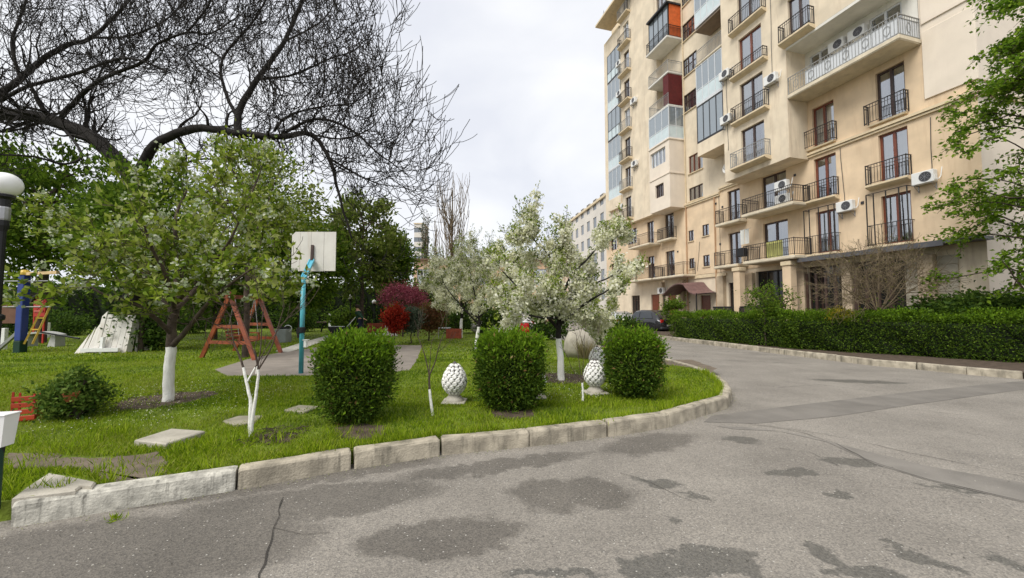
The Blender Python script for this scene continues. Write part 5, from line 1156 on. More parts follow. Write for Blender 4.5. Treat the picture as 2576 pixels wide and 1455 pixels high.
# swing bench
A0 = G(507, 901, LAWN); B0 = G(641, 907, LAWN); D0 = G(707, 888, LAWN); C0 = A0+(D0-B0)
t = thing('swing_bench', 'red brown wooden A-frame swing bench on the lawn', 'swing', A0); o0 = A0; q = lambda v: tuple(np.array(v)-o0)
ap = (A0+B0)/2+np.array([0,0,1.95]); ap2 = (C0+D0)/2+np.array([0,0,1.95])
for f_, a_ in ((A0, ap), (B0, ap), (C0, ap2), (D0, ap2)): obj('leg', MB().bar(q(f_), q(a_+(a_-f_)*.04), .115, .07, up=(0,1,0)), M_wood, t)
obj('top_beam', MB().bar(q(ap+(ap-ap2)*.12+np.array([0,0,-.06])), q(ap2+(ap2-ap)*.12+np.array([0,0,-.06])), .10, .12), M_wood, t)
for a_, b_ in ((A0, B0), (C0, D0)):
    m1 = a_*.72+b_*.28; m2 = b_*.72+a_*.28; obj('cross_rail', MB().bar(q(m1+np.array([0,0,.98])), q(m2+np.array([0,0,.98])), .05, .1), M_wood, t)
    m1 = a_*.85+b_*.15; m2 = b_*.85+a_*.15; obj('cross_rail', MB().bar(q(m1+np.array([0,0,.5])), q(m2+np.array([0,0,.5])), .05, .1), M_wood, t)
ax = unit(ap2-ap); pe = unit(B0-A0); cS = (ap+ap2)/2; cS[2] = LAWN+.45
for i in range(5): c_ = cS+pe*(-.22+i*.11); obj('seat_slat', MB().bar(q(c_-ax*.68), q(c_+ax*.68), .09, .028), M_wood, t)
for i in range(4): c_ = cS-pe*(.30+.03*i)+np.array([0,0,.12+.11*i]); obj('back_slat', MB().bar(q(c_-ax*.68), q(c_+ax*.68), .025, .085), M_wood, t)
for sgn in (-1, 1):
    obj('armrest', MB().bar(q(cS+ax*.68*sgn-pe*.3+np.array([0,0,.25])), q(cS+ax*.68*sgn+pe*.28+np.array([0,0,.25])), .07, .035).bar(q(cS+ax*.68*sgn+pe*.24), q(cS+ax*.68*sgn+pe*.24+np.array([0,0,.25])), .05), M_wood, t)
    obj('chain', MB().tube([q(cS+ax*.7*sgn+pe*.2+np.array([0,0,.25])), q(cS*np.array([1,1,0])+ax*.7*sgn+np.array([0,0,ap[2]-.08]))], .012, 5), M_steel, t)
    obj('chain', MB().tube([q(cS+ax*.7*sgn-pe*.28+np.array([0,0,.25])), q(cS*np.array([1,1,0])+ax*.7*sgn-pe*.02+np.array([0,0,ap[2]-.08]))], .012, 5), M_steel, t)
# leaning white boards
A0 = G(186, 890, LAWN); B0 = G(318, 888, LAWN); t = thing('board_shelter', 'leaning shelter of white painted boards on the lawn', 'shelter', A0); wv = (B0-A0); L = np.linalg.norm(wv); u = wv/L; nb_ = 9
for i in range(nb_):
    x0 = L*i/nb_+.006; x1 = L*(i+1)/nb_-.006; hh = 1.30+.03*math.sin(i*1.9)+(.16 if i == 3 else 0); t0 = .5*max(0, 1-i/3.5); lean = .28
    mb = MB(); pts = [(x0,0,0),(x1,0,0),(x1,lean,hh-max(0,(3-i))*.22),(x0,lean,hh-max(0,(3.6-i))*.30)]
    vs = [tuple(np.array([u[0]*x, u[1]*x+y, z])) for x, y, z in pts]+[tuple(np.array([u[0]*x, u[1]*x+y+.025, z])) for x, y, z in pts]
    mb.add(vs, [(0,1,2,3),(7,6,5,4),(0,4,5,1),(1,5,6,2),(2,6,7,3),(3,7,4,0)]); obj('board', mb, M_board, t)
obj('post', MB().bar((u[0]*L*.55, u[1]*L*.55-.06, 0), (u[0]*L*.55, u[1]*L*.55-.02, .55), .09), M_wpaint, t); obj('ledge', MB().bar((u[0]*.3, u[1]*.3-.08, .12), (u[0]*L*.9, u[1]*L*.9-.08, .12), .12, .12), M_wpaint, t)
for i in range(3): mb = MB(); mb.bar((u[0]*L+.02, u[1]*L+.05+i*.35, 0), (u[0]*L+.0, u[1]*L+.28+i*.2, 1.15-.1*i), .22, .025, up=(1,0,0)); obj('board', mb, M_board, t)
# playground frame
p = G(50, 888, LAWN); Y = p[1]; zt = AT(50, 692, Y)[2]-LAWN
t = thing('playground_tower', 'blue playground post with yellow cap and wooden cross beams', 'climbing frame', p)
obj('post', MB().cbox(-.11,.11,-.11,.11,.42,zt,.015), M_blue, t); obj('post_foot', MB().cbox(-.12,.12,-.12,.12,-.02,.419,.015), M_dgreen, t); obj('cap', MB().lathe([(.16,zt),(.16,zt+.08),(.1,zt+.16),(.02,zt+.18)], 12), M_yel, t)
obj('beam', MB().bar((-.05,0,zt+.03),(1.5,-.3,zt+.06),.09,.10), mat('pale timber', (.62,.44,.24), .7, .15, 6), t)
for zz, c_ in ((zt-.22, M_steel), (zt-1.12, M_steel)): obj('rail', MB().tube([(-1.6,.1,zz),(1.1,-.1,zz)], .022, 6), c_, t)
obj('post', MB().cbox(-1.9,-1.72,.0,.18,-.02,zt,.015), M_blue, t); obj('panel', MB().cbox(-1.6,-.12,.02,.06,zt-1.7,zt-1.05,.01), mat('brown board', (.14,.07,.045), .7), t)
obj('brace', MB().bar((0,-.05,.75),(-.7,-.1,.05),.09), M_steel, t); obj('ladder', MB().bar((.12,.0,.3),(.35,.3,1.6),.05).bar((.42,.0,.3),(.6,.3,1.6),.05).bar((.2,.1,.8),(.5,.1,.8),.04).bar((.25,.2,1.2),(.55,.2,1.2),.04), M_yel, t)
p = np.array([(100-CX)/F*17.5, 17.5, LAWN])
t = thing('red_play_house', 'red play panel with dark rounded top behind the blue post', 'play house', p)
za = AT(100, 797, 17.5)[2]-LAWN; zb_ = AT(100, 745, 17.5)[2]-LAWN
poly = [(-.25,za),(.25,za),(.27,zb_-.25),(.15,zb_-.05),(0,zb_),(-.15,zb_-.05),(-.27,zb_-.25)]; obj('panel', MB().prism_y(poly, 0, .06), M_red, t)
for i in range(3): obj('rib', MB().cbox(-.2,.2,-.04,-.005,za+.2+i*.22,za+.28+i*.22,.01), mat('pink red paint', (.6,.16,.13), .4), t)
obj('hood', MB().prism_y([(-.32,zb_-.3),(-.18,zb_),(0,zb_+.08),(.18,zb_),(.1,zb_-.02),(0,zb_+.02),(-.14,zb_-.06),(-.26,zb_-.32)], -.12, .5), M_acd, t); obj('leg', MB().box(-.24,-.19,.0,.05,0,za), M_red, t); obj('leg', MB().box(.19,.24,.0,.05,0,za), M_red, t)
p = G(110, 872, LAWN); t = thing('arched_bench', 'pale grey arched bench with a long dark beam on the far left lawn', 'bench', p, R(-5))
arc = [(-.75+1.5*i/10, .42+.12*math.sin(math.pi*i/10)) for i in range(11)]; g = MB(); vs = []
for x, z in arc: vs += [(x,-.2,z),(x,.2,z),(x,.2,z+.07),(x,-.2,z+.07)]
g.add(vs, [f for i in range(10) for f in ((4*i,4*i+1,4*i+5,4*i+4),(4*i+1,4*i+2,4*i+6,4*i+5),(4*i+2,4*i+3,4*i+7,4*i+6),(4*i+3,4*i,4*i+4,4*i+7))]+[(0,3,2,1),(40,41,42,43)]); obj('seat', g, mat('grey concrete', (.42,.42,.40), .8, .1, 4), t)
for x in (-.62, .62): g = MB(); g.add([(x-.22,-.18,0),(x+.12,-.18,0),(x+.12,.18,0),(x-.22,.18,0),(x-.1,-.16,.45),(x+.1,-.16,.45),(x+.1,.16,.45),(x-.1,.16,.45)], [(0,3,2,1),(4,5,6,7),(0,1,5,4),(1,2,6,5),(2,3,7,6),(3,0,4,7)]); obj('support', g, mat('grey concrete', (.42,.42,.40)), t)
obj('beam', MB().bar((.1,-.3,.62),(2.1,-.4,.36),.07,.05), M_black, t)
# things around the path
def simple_box(name, label, cat, px, py, w_, d_, h_, m, z=LAWN, rot=0, c=.02):
    p = G(px, py, z); t = thing(name, label, cat, p, rot); obj('body', MB().cbox(-w_/2, w_/2, -d_/2, d_/2, 0, h_, c), m, t); return t
t = simple_box('waste_bin', 'grey waste bin with wire rim right of the swing bench', 'bin', 712, 862, .5, .5, .62, mat('grey bin', (.22,.24,.23), .6, .1, 4)); obj('liner', MB().lathe([(.2,.62),(.27,.66),(.27,.70),(.2,.72)], 14, closed=False), M_black, t); g = MB(); g.tube([(.2+.18*math.cos(a), 0, .64+.14*math.sin(a)) for a in np.linspace(-1.5, 2.6, 10)], .015, 5); obj('handle', g, M_wframe, t)
t = simple_box('picnic_table', 'low dark topped table with brown block legs beside the path', 'table', 838, 836, .01, .01, .01, M_brown, z=LAWN)
for ch in list(t.children): bpy.data.objects.remove(ch)
obj('tabletop', MB().cbox(-.95, .95, -.35, .35, .62, .70, .01), mat('weathered dark wood', (.09,.06,.05), .8, .2, 4), t); obj('block', MB().cbox(.0, .75, -.25, .25, 0, .62, .02), mat('brown timber', (.20,.08,.04), .7, .2, 5), t); g = MB(); g.tube(curve([(-.8,0,0),(-.72,0,.3),(-.5,0,.6)], 4), .05, 6); obj('leg', g, M_black, t)
def planter(label, px, py, w_, h_, n=3):
    p = G(px, py, LAWN); t = thing('planter_box', label, 'planter', p, 0, 'red brown timber planters near the shrubs')
    for i in range(n): obj('plank', MB().cbox(-w_/2, w_/2, -.2, -.17, h_*i/n+.004, h_*(i+1)/n-.004, .005), mat('red timber', (.26,.06,.03), .7, .2, 5), t)
    for i in range(n): obj('plank', MB().cbox(-w_/2, w_/2, .17, .2, h_*i/n+.004, h_*(i+1)/n-.004, .005), mat('red timber', (.26,.06,.03)), t)
    for x in (-w_/2-.03, w_/2): obj('end_board', MB().cbox(x, x+.03, -.2, .2, 0, h_, .004), mat('red timber', (.26,.06,.03)), t)
    obj('soil', MB().box(-w_/2+.003, w_/2-.003, -.168, .168, .02, h_*.9), M_soil, t); return t
planter('red brown planter box just left of the red shrub', 948, 838, 1.1, .62); planter('small red brown planter beside the little table', 1142, 852, .7, .5); planter('orange brown planter half hidden behind the left clipped bush', 912, 866, .6, .42)
p = G(1117, 852, LAWN); t = thing('small_table', 'little grey topped table between brown shrub and white trunk', 'table', p); obj('tabletop', MB().cbox(-.33,.33,-.2,.2,.52,.56,.01), mat('grey top', (.40,.42,.42), .5), t)
for x in (-.28, .28): obj('leg', MB().tube([(x,0,.52),(x,0,0)], .018, 6), M_steel, t)
def garden_lamp(label, px, py, ytop, r=.11, m=None):
    p = G(px, py, LAWN); z = AT(px, ytop, p[1])[2]-LAWN; t = thing('garden_lamp', label, 'lamp', p, 0, 'small white globe lamps by the path'); obj('post', MB().tube([(0,0,0),(0,0,z-r)], .035, 8), M_black, t); g = MB(); g.lathe([(.03,-r),(r*.8,-r*.6),(r,0),(r*.8,r*.6),(.02,r)], 14); g.shift((0,0,z)); obj('globe', g, m_, t, smooth=True); obj('collar', MB().lathe([(.05,z-r*1.9),(r*.8,z-r*.95),(r*.8,z-r*.8)], 10), M_black, t)
garden_lamp('white capped garden lamp left of the pink shrub', 940, 834, 760, .15); garden_lamp('round white lamp left of the gardener', 880, 838, 748, .17)
for x, y, yt, lab in ((830,828,789,'white square marker post left of the garden cart'), (973,842,812,'thin white marker post right of the gardener'), (118,850,812,'white post behind the arched bench'), (8,880,826,'short white post beside the lamp foot')):
    p = G(x, y, LAWN); z = AT(x, yt, p[1])[2]-LAWN; o = obj('marker_post', MB().cbox(-.09,.09,-.06,.06,-.02,z,.01), M_wpaint); o.location = p; tag(o, lab, 'post', 'white posts around the garden')
# garden cart
p = G(852, 852, LAWN); t = thing('garden_cart', 'black garden cart with white handle next to the gardener', 'cart', p); obj('tub', MB().add([(-.35,-.25,.2),(.35,-.25,.2),(.35,.25,.2),(-.35,.25,.2),(-.45,-.3,.62),(.45,-.3,.62),(.45,.3,.62),(-.45,.3,.62)], [(0,3,2,1),(0,1,5,4),(1,2,6,5),(2,3,7,6),(3,0,4,7)]), M_black, t)
for x in (-.25, .25): g = MB(); g.lathe([(.05,-.03),(.17,-.03),(.17,.03),(.05,.03)], 16); g.v = [(a+x, c-.3, b_+.17) for a, b_, c in g.v]; w_o = obj('wheel', g, M_rubber, t)
obj('handle', MB().tube(curve([(.4,0,.6),(.55,0,.75),(.8,0,1.05),(.85,0,1.1)], 4), .02, 6).tube([(-.4,-.28,.63),(.4,-.28,.63)], .015, 5), M_wframe, t)

# ------------------------------------------------------------------ gardener
gp = G(905, 850, LAWN)
t = thing('person', 'person in dark green jacket and navy trousers leaning over by the garden cart', 'person', gp, R(0))
def skin(name, verts, edges, rad, m, parent, root=0, sub=2):
    me = bpy.data.meshes.new(name); me.from_pydata([tuple(v) for v in verts], edges, []); o = bpy.data.objects.new(name, me); sc.collection.objects.link(o); o.parent = parent
    me.materials.append(m); md = o.modifiers.new('skin', 'SKIN'); sv = me.skin_vertices[0].data if me.skin_vertices else None
    if sv is None: return o
    for i, r_ in enumerate(rad): sv[i].radius = (r_, r_) if not hasattr(r_, '__len__') else r_
    sv[root].use_root = True; s2 = o.modifiers.new('sub', 'SUBSURF'); s2.levels = sub; s2.render_levels = sub; return o
def skin_mesh(name, verts, edges, rad, m, parent, root=0, sub=2):
    me = bpy.data.meshes.new(name); me.from_pydata([tuple(v) for v in verts], edges, []); o = bpy.data.objects.new(name, me); sc.collection.objects.link(o); o.parent = parent
    me.materials.append(m); o.modifiers.new('skin', 'SKIN')
    sv = me.skin_vertices[0].data
    for i, r_ in enumerate(rad): sv[i].radius = r_ if hasattr(r_, '__len__') else (r_, r_)
    sv[root].use_root = True; s2 = o.modifiers.new('sub', 'SUBSURF'); s2.levels = sub; s2.render_levels = sub; return o
M_skin = mat('skin', (.50,.30,.21), .6, .05)
# body: pelvis, spine, head, legs, arms (walking left, bent forward a little)
bv = [(0,0,.92),(-.02,0,1.10),(-.08,0,1.30),(-.13,0,1.42),(-.15,0,1.50),(-.18,0,1.60),(-.18,0,1.70),
      (-.02,.10,.88),(-.20,.11,.50),(-.18,.11,.10),(-.30,.12,.04), (.02,-.10,.88),(.10,-.11,.48),(.28,-.11,.12),(.18,-.12,.05),
      (-.12,.19,1.38),(-.22,.24,1.14),(-.40,.20,.98),(-.46,.19,.95), (-.10,-.19,1.38),(.10,-.26,1.18),(.30,-.28,1.02),(.36,-.28,.99)]
be = [(0,1),(1,2),(2,3),(3,4),(4,5),(5,6),(0,7),(7,8),(8,9),(9,10),(0,11),(11,12),(12,13),(13,14),(3,15),(15,16),(16,17),(17,18),(3,19),(19,20),(20,21),(21,22)]
br = [.13,.125,.15,.12,.055,.095,.075,.10,.07,.05,.045,.10,.07,.05,.045,.07,.05,.038,.035,.07,.05,.038,.035]
skin_mesh('body', bv, be, br, M_skin, t)
jv = [bv[i] for i in (0,1,2,3,15,16,17,19,20,21)]; skin_mesh('jacket', jv, [(0,1),(1,2),(2,3),(3,4),(4,5),(5,6),(3,7),(7,8),(8,9)], [(.16,.19),.16,.175,.14,.09,.07,.055,.09,.07,.055], mat('dark green cloth', (.018,.05,.03), .9, .2, 10), t)
tv = [bv[i] for i in (0,7,8,9,11,12,13)]; skin_mesh('trousers', tv, [(0,1),(1,2),(2,3),(0,4),(4,5),(5,6)], [.145,.12,.09,.075,.12,.09,.075], mat('navy cloth', (.012,.015,.035), .9, .2, 10), t)
g = MB(); g.lathe([(.10,1.58),(.115,1.64),(.105,1.72),(.06,1.77),(.01,1.785)], 14); g.shift((-.17,0,0)); obj('hair', g, mat('dark hair', (.03,.02,.015), .8), t, smooth=True)
for x, y in ((-.26,.115),(.20,-.115)): obj('shoe', MB().cbox(x-.12, x+.14, y-.05, y+.05, -.01, .09, .03), M_black, t)
for i, (x, y, z) in enumerate(((-.46,.19,.95),(.36,-.28,.99))):      # hands with five fingers
    hv = [(x,y,z)]; he = []; hr = [.032]
    for k in range(4):
        o_ = (k-1.5)*.020; b0 = len(hv); hv += [(x+(-.05 if i == 0 else .05), y+o_, z-.02), (x+(-.085 if i == 0 else .085), y+o_*1.1, z-.045+.004*k), (x+(-.095 if i == 0 else .095), y+o_*1.1, z-.075+.004*abs(k-1.5))]; he += [(0,b0),(b0,b0+1),(b0+1,b0+2)]; hr += [.010,.009,.008]
    b0 = len(hv); hv += [(x+(-.02 if i == 0 else .02), y-.045, z-.02), (x+(-.04 if i == 0 else .04), y-.06, z-.045)]; he += [(0,b0),(b0,b0+1)]; hr += [.011,.009]
    skin_mesh('hand', hv, he, hr, M_skin, t, sub=1)

# ------------------------------------------------------------------ parked cars
M_cglass = mat('car glass', (.02,.025,.03), .08, .02, spec=.8)
def car(label, loc, rot, colm, h=1.55, L=4.1, Wd=1.72):
    t = thing('parked_car', label, 'car', loc, rot, 'cars parked beyond the garden')
    # cross sections along x: (x, half width low, z low, z belt, half width top, z top)
    st = [(-L/2,.60,.45,.72,.50,.76),(-L/2+.12,.80,.25,.86,.66,.92),(-L/2+.55,.86,.2,.95,.70,1.35),(-.9,.86,.2,.98,.66,h-.03),(0,.86,.2,.97,.66,h),(.55,.86,.2,.95,.64,h-.08),(1.15,.86,.2,.93,.70,1.0),(L/2-.3,.83,.22,.80,.72,.86),(L/2-.05,.70,.3,.66,.6,.70),(L/2,.6,.4,.6,.52,.62)]
    vs = []; fs = []
    for x, wl, zl, zb, wt, zt in st:
        ring = [(-wl*.92,zl),(-wl,zl+.15),(-wl*1.0,zb-.06),(-wl*.96,zb),(-wt,zt-.04),(-wt*.85,zt),(wt*.85,zt),(wt,zt-.04),(wl*.96,zb),(wl,zb-.06),(wl,zl+.15),(wl*.92,zl)]
        vs += [(x, y, z) for y, z in ring]
    P = 12
    for i in range(len(st)-1):
        for j in range(P): fs.append((i*P+j, i*P+(j+1) % P, (i+1)*P+(j+1) % P, (i+1)*P+j))
    fs += [tuple(range(P-1, -1, -1)), tuple((len(st)-1)*P+j for j in range(P))]
    o = obj('body', (vs, fs), colm, t, smooth=True)
    def wq(pts, nm='window'): obj(nm, MB().add(pts, [(0,1,2,3)]), M_cglass, t)
    for sy in (-1, 1):
        g = [(-1.30,.845*sy,1.03),(-.03,.848*sy,1.02),(-.03,.70*sy,h-.12),(-1.05,.70*sy,h-.16)]; wq(g); g = [(.03,.848*sy,1.02),(.98,.835*sy,1.0),(.52,.69*sy,h-.16),(.03,.70*sy,h-.12)]; wq(g)
    wq([(L/2-.98,-.66,1.0),(L/2-.98,.66,1.0),(.66,.58,h-.12),(.66,-.58,h-.12)], 'windscreen'); wq([(-L/2+.25,.66,1.02),(-L/2+.25,-.66,1.02),(-L/2+.62,-.58,h-.16),(-L/2+.62,.58,h-.16)], 'rear_window')
    for x in (-1.25, 1.3):
        for y in (-.80, .80):
            g = MB(); g.lathe([(.16,-.09),(.29,-.1),(.31,-.06),(.31,.06),(.29,.1),(.16,.09)], 20); g.v = [(a+x, c+y, b_+.31) for a, b_, c in g.v]; wo = obj('wheel', g, M_rubber, t)
            g = MB(); g.lathe([(.02,-.075),(.17,-.085),(.17,.085),(.02,.075)], 14); g.v = [(a+x, c+y, b_+.31) for a, b_, c in g.v]; obj('rim', g, M_steel, wo)
    for y in (-.62, .62):
        obj('tail_light', MB().cbox(-L/2-.02+.06, -L/2+.16, y-.13, y+.13, .72, .95, .02), mat('tail lamp', (.45,.01,.01), .2, spec=.8), t); obj('headlight', MB().cbox(L/2-.28, L/2-.05, y-.14, y+.14, .58, .74, .03), mat('headlamp', (.6,.62,.65), .1, spec=.9), t)
        obj('mirror', MB().cbox(.85, 1.0, y*1.55-.08, y*1.55+.08, .95, 1.08, .03), colm, t)
    obj('number_plate', MB().cbox(-L/2-.015, -L/2+.01, -.26, .26, .5, .61, .003), M_wpaint, t); obj('bumper', MB().cbox(-L/2-.03, -L/2+.25, -.78, .78, .28, .46, .04), M_acd, t)
    return t
M_c1 = mat('silver car paint', (.50,.51,.52), .25, .02, metal=.5, coat=.6); M_c2 = mat('white car paint', (.75,.75,.75), .25, .02, coat=.8); M_c3 = mat('pale rose car paint', (.60,.55,.55), .25, .02, coat=.6)
pc = G(1645, 838, 0); car('dark car with pale roof parked beside the far end of the hedge', (pc[0], pc[1]+1.2, 0), R(115), mat('black car paint', (.02,.02,.022), .2, .02, coat=.8), h=1.62)
pc = G(1588, 838, 0); car('silver car parked left of the white one, half hidden by leaves', (pc[0]-.3, pc[1]+3.2, 0), R(100), M_c1)
pc = G(1292, 850, LAWN); car('pale car with grey roof parked behind the middle clipped bush', (pc[0]-.6, 25.6, 0), R(170), M_c3)
p = G(1320, 862, LAWN); t = thing('red_bin', 'bright red barrel showing above the middle clipped bush', 'bin', p); zt = AT(1320, 812, p[1])[2]-LAWN; k_ = zt
obj('barrel', MB().lathe([(.16,0),(.2,.1),(.22,k_*.5),(.2,k_*.9),(.17,k_)], 16), mat('bright red plastic', (.60,.012,.012), .35, .05, spec=.5), t); obj('lid', MB().lathe([(.19,k_),(.2,k_+.03),(.08,k_+.08),(.01,k_+.09)], 16), M_wpaint, t)
# pale fence of the house entrance, far end of the block
t = thing('entrance_railing', 'cream balustrade with slim posts at the far end of the block', 'railing', FW(20.5, 3.2, 0), FROT)
obj('rail', MB().bar((0,0,1.75),(4.6,0,1.75),.12,.08), M_pale, t); obj('rail', MB().bar((0,0,.45),(4.6,0,.45),.1,.08), M_pale, t)
for i in range(16): obj('baluster', MB().bar((.1+i*.29,0,.49),(.1+i*.29,0,1.71),.05), M_pale, t)
# ------------------------------------------------------------------ mulch rings, dirt and debris
def dirt(px, z, m=M_soil):
    P = [G(x, y, z)[:2] for x, y in px]; c = sum(P)/len(P); Q = []
    for a, b_ in zip(P, P[1:]+P[:1]):
        for i in range(5): v = a+(b_-a)*i/5; Q.append(v+rng.normal(0, .03, 2))
    return obj('bare_soil', fillpoly(Q, z), m, kind='structure')
M_dirt = mat('trodden dirt', (.15,.12,.09), .95, .2, 5, .7, 30)
D1 = [(20,1142),(120,1140),(200,1150),(300,1150),(395,1140),(420,1165),(405,1200),(330,1215),(260,1222),(245,1190),(180,1178),(60,1180),(15,1180)]
D2 = [(290,1015),(340,1000),(430,990),(520,984),(556,990),(520,1004),(470,1016),(380,1028),(300,1034)]
D3 = [(1330,945),(1400,938),(1480,945),(1500,960),(1440,968),(1360,962)]
D4 = [(640,1098),(700,1082),(740,1092),(735,1110),(660,1118)]
D5 = [(1665,905),(1740,905),(1800,925),(1790,940),(1740,925),(1665,918)]
D6 = [(840,1075),(900,1066),(965,1072),(970,1098),(900,1108),(845,1098)]
D7 = [(1235,1032),(1290,1026),(1345,1032),(1345,1050),(1290,1056),(1240,1050)]
for d_, mm in ((D1, M_dirt), (D2, M_soil), (D3, M_soil), (D4, M_soil), (D5, M_dirt), (D6, M_soil), (D7, M_soil)): dirt(d_, LAWN+.006, mm)
tws = []
for D_ in (D2, D4, D3):
    P = np.array([G(x, y, LAWN)[:2] for x, y in D_]); lo_, hi_ = P.min(0), P.max(0)
    for i in range(90):
        c = rng.uniform(lo_, hi_); a = rng.uniform(0, 6.28); L = rng.uniform(.05, .22); d = np.array([math.cos(a), math.sin(a), rng.uniform(-.05, .2)])*L; tws.append((curve([(c[0], c[1], LAWN+.012), np.array([*c, LAWN+.03])+d*.5, np.array([*c, LAWN+.014])+d], 2, .006), np.full(5, .0035)))
V_, F_ = tube_arr(tws, 3); o = obj('fallen_twigs', (V_, F_), M_bark, kind='stuff'); tag(o, 'dry twigs scattered on the soil round the tree feet', 'twigs')
# petals, pebbles and weeds along the kerb
n_ = 700; P = []
for i in range(n_):
    k = rng.integers(0, 11); a, b_ = kp[k], kp[k+1]; u_ = rng.uniform(); d = (b_-a)/np.linalg.norm(b_-a); q2 = a+(b_-a)*u_-np.array([-d[1], d[0]])*abs(rng.exponential(.05)+.004); P.append((*q2, .006))
P = np.array(P); o = obj_np('kerb_litter', leafq(P, .014, .010, unit(rng.normal(size=(n_, 3))*np.array([1,1,.15])), 1.5, .2), 4, leafmat('litter', [(.10,.09,.06),(.28,.26,.2),(.2,.24,.05),(.4,.38,.3)], .1), kind='stuff'); tag(o, 'petals and grit lying along the foot of the kerb', 'litter')
# ------------------------------------------------------------------ grass
def inpoly(P, poly):
    x, y = P[:, 0], P[:, 1]; ins = np.zeros(len(P), bool); m_ = len(poly)
    for i in range(m_):
        x0, y0 = poly[i]; x1, y1 = poly[(i+1) % m_]; c = ((y0 > y) != (y1 > y)) & (x < (x1-x0)*(y-y0)/(y1-y0+1e-12)+x0); ins ^= c
    return ins
def grass(n, ya, yb, hmin, hmax, wd, power=1.6):
    u = rng.uniform(0, 1, n); Yv = (ya**(1-power)+u*(yb**(1-power)-ya**(1-power)))**(1/(1-power)); Xv = rng.uniform(-1.42, .62, n)*Yv; P = np.stack([Xv, Yv], 1)
    m_ = inpoly(P, [tuple(p) for p in lawn_poly])
    ex = [[tuple(G(x, y, LAWN)[:2]) for x, y in pp] for pp in ([(540,930),(620,905),(700,888),(800,874),(930,868),(1062,869),(1050,905),(1030,932),(900,944),(700,946),(570,946)],[(690,884),(740,868),(838,840),(1000,838),(1000,846),(842,848),(770,874),(725,886)], *slabs_px, brk)]
    for e_ in ex: m_ &= ~inpoly(P, e_)
    thin = [[tuple(G(x, y, LAWN)[:2]) for x, y in pp] for pp in (D1, D2, D3, D4, D5, D6, D7)]
    for e_ in thin: m_ &= ~(inpoly(P, e_) & (rng.uniform(0, 1, n) < .92))
    P = P[m_]; k = len(P); x, y = P[:, 0], P[:, 1]
    pat = .5+.5*np.sin(x*1.9+np.sin(y*1.3)*1.5)*np.sin(y*2.3+np.sin(x*1.1)*1.7); pat2 = .5+.5*np.sin(x*6.1+y*3.3)*np.sin(y*7.7-x*2.1)
    hh = (hmin+(hmax-hmin)*(pat*.6+pat2*.4))*rng.uniform(.5, 1.25, k)
    a = rng.uniform(0, 6.28, k); ln = rng.uniform(.1, .75, k)*hh; B_ = np.stack([x, y, np.full(k, LAWN-.002)], 1); s_ = np.stack([np.cos(a+1.57), np.sin(a+1.57), 0*a], 1)*wd*rng.uniform(.6, 1.3, k)[:, None]
    M_ = B_+np.stack([np.cos(a)*ln*.35, np.sin(a)*ln*.35, hh*.6], 1); T_ = B_+np.stack([np.cos(a)*ln, np.sin(a)*ln, hh], 1)
    return np.stack([B_-s_*.5, B_+s_*.5, M_+s_*.35, T_], 1).reshape(-1, 3)
L_grass = leafmat('grass', [(.10,.165,.006),(.17,.26,.008),(.235,.345,.010),(.30,.40,.016),(.37,.41,.06)], .4, .6)
V_ = np.concatenate([grass(180000, 2.6, 6.5, .022, .066, .006, 1.2), grass(150000, 6.2, 12, .025, .062, .011, 1.2), grass(90000, 11.5, 33, .035, .07, .026, 1.4)])
cx_ = V_[::4, 0]; cy_ = V_[::4, 1]; pt = .5+.5*np.sin(cx_*1.3+np.sin(cy_*.9)*2)*np.sin(cy_*1.1+np.sin(cx_*.7)*2.2)+rng.normal(0, .25, len(cx_)); mi = np.where(pt > .82, 1, np.where(pt < .22, 2, 0))
o = obj_np('grass', V_, 4, L_grass, kind='stuff', mi=mi, mats=[L_grass, leafmat('yellowish grass', [(.14,.20,.012),(.21,.28,.015),(.28,.34,.03),(.34,.33,.10)], .4, .6), leafmat('deep grass', [(.06,.12,.008),(.11,.19,.01),(.16,.26,.012)], .4, .6)]); tag(o, 'bright spring grass of the lawn', 'grass')
# long weedy tufts against the kerb and shrubs
P = []
for i in range(240):
    k = rng.integers(0, 12); a, b_ = inn[k], inn[k+1]; u_ = rng.uniform(); c = a+(b_-a)*u_; d = unit(b_-a); c = c+np.array([-d[1], d[0]])*rng.uniform(-.01, .06); m2_ = rng.integers(5, 14)
    for j in range(m2_): P.append((*(c+rng.normal(0, .018, 2)), LAWN-.01))
for c in [G(x, y, LAWN)[:2] for x, y in ((1450,1040),(1400,1060),(1540,1030),(120,1150),(30,1190),(60,1120),(240,1110),(700,1110),(620,1110),(850,1100),(300,1090),(1100,1050),(960,1100),(1200,1060),(1500,1060),(1760,960),(560,1120),(470,1140),(250,1200),(20,1240),(90,1205),(180,1140))]:
    for j in range(60): P.append((*(c+rng.normal(0, .09, 2)), LAWN-.01))
P = np.array(P); D = unit(rng.normal(0, .35, (len(P), 3))+np.array([0, 0, 1.])); o = obj_np('weeds', leafq(P, .15, .009, D, 0, .1), 4, L_grass, kind='stuff'); tag(o, 'longer blades and weeds along the kerb edge', 'weeds')
g = MB(); 
p0 = G(290, 1308, 0); P = np.array([p0+np.array([rng.normal(0, .03), rng.normal(0, .015), 0]) for i in range(30)]); D = unit(rng.normal(0, .6, (30, 3))+np.array([0,0,.5])); o = obj_np('small_weed', leafq(P, .06, .012, D), 4, L_grass, kind='stuff'); tag(o, 'small weed growing from the asphalt below the first kerb stone', 'weed')

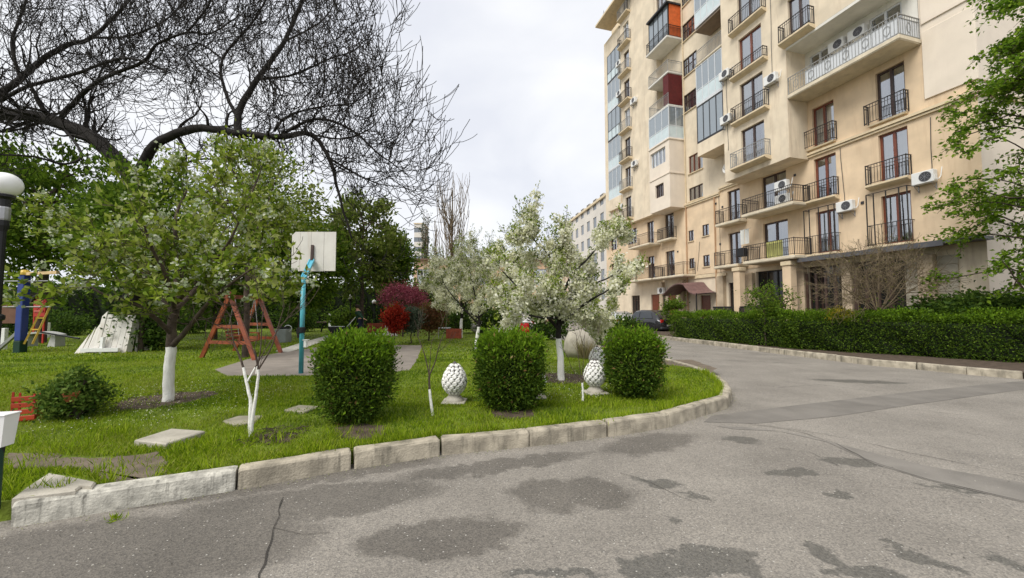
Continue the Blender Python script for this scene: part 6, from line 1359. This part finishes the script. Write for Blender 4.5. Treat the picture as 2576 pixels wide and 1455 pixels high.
P = []
for px, py, r_, n_ in ((1412,957,1.9,1500),(423,1008,1.8,900),(1197,880,2.2,500)):
    c = G(px, py, LAWN); a = rng.uniform(0, 6.28, n_); q_ = r_*np.sqrt(rng.uniform(0, 1, n_)); P.append(np.stack([c[0]+q_*np.cos(a), c[1]+q_*np.sin(a), LAWN+rng.uniform(.01, .07, n_)], 1))
P = np.concatenate(P); P = P[inpoly(P[:, :2], [tuple(p) for p in lawn_poly])]; o = obj_np('fallen_petals', leafq(P, .018, .016, unit(rng.normal(size=(len(P), 3))*np.array([1,1,.3])), 1.5, .1), 4, L_blos, kind='stuff'); tag(o, 'white petals fallen in the grass under the flowering trees', 'petals')
# cables and small fittings on the facade
for pts in ([(10.9,.03,4.2),(10.9,.03,9.9)],[(13.2,.03,4.6),(13.0,.03,5.9),(12.9,.03,6.8)],[(2.6,.03,6.7),(2.6,.03,7.5),(2.7,.03,10.0)],[(-.9,.03,7.2),(-.95,.03,9.9)],[(5.2,DB+.03,15.0),(5.15,DB+.03,19.5),(5.2,DB+.03,25)],[(8.5,DB+.03,12),(8.5,DB+.03,13.8)],[(8.5,DB+.03,14.3),(8.5,DB+.03,16.8)]):
    obj('cable', MB().tube(curve(pts, 4, .012), .014, 5), M_acd, B)
for s_, z_ in ((10.6,8.9),(10.9,6.3),(11.2,9.3),(15.4,6.4),(1.8,6.9),(5.2,9.4)): obj('vent', MB().cbox(s_-.07, s_+.07, .002, .04, z_-.07, z_+.07, .01), M_acd, B)

# grit, chips and a few leaves lying on the road
n_ = 1500; Yv = 2.2+rng.exponential(2.6, n_); Xv = rng.uniform(-1.3, 1.3, n_)*Yv; P = np.stack([Xv, Yv, np.full(n_, .007)], 1)
P = P[~inpoly(P[:, :2], [tuple(p) for p in lawn_poly]) & (P[:, 1] < 14)]; P = P[~inpoly(P[:, :2], [tuple(p) for p in kp]+[(-20., 20.), (-20., 3.)])]
o = obj_np('road_grit', leafq(P, .012, .009, unit(rng.normal(size=(len(P), 3))*np.array([1,1,.12])), 1.8, .25), 4, leafmat('grit', [(.07,.065,.055),(.14,.13,.11),(.34,.32,.27),(.42,.40,.33)], .05), kind='stuff'); tag(o, 'small grit and chips scattered over the asphalt', 'grit')
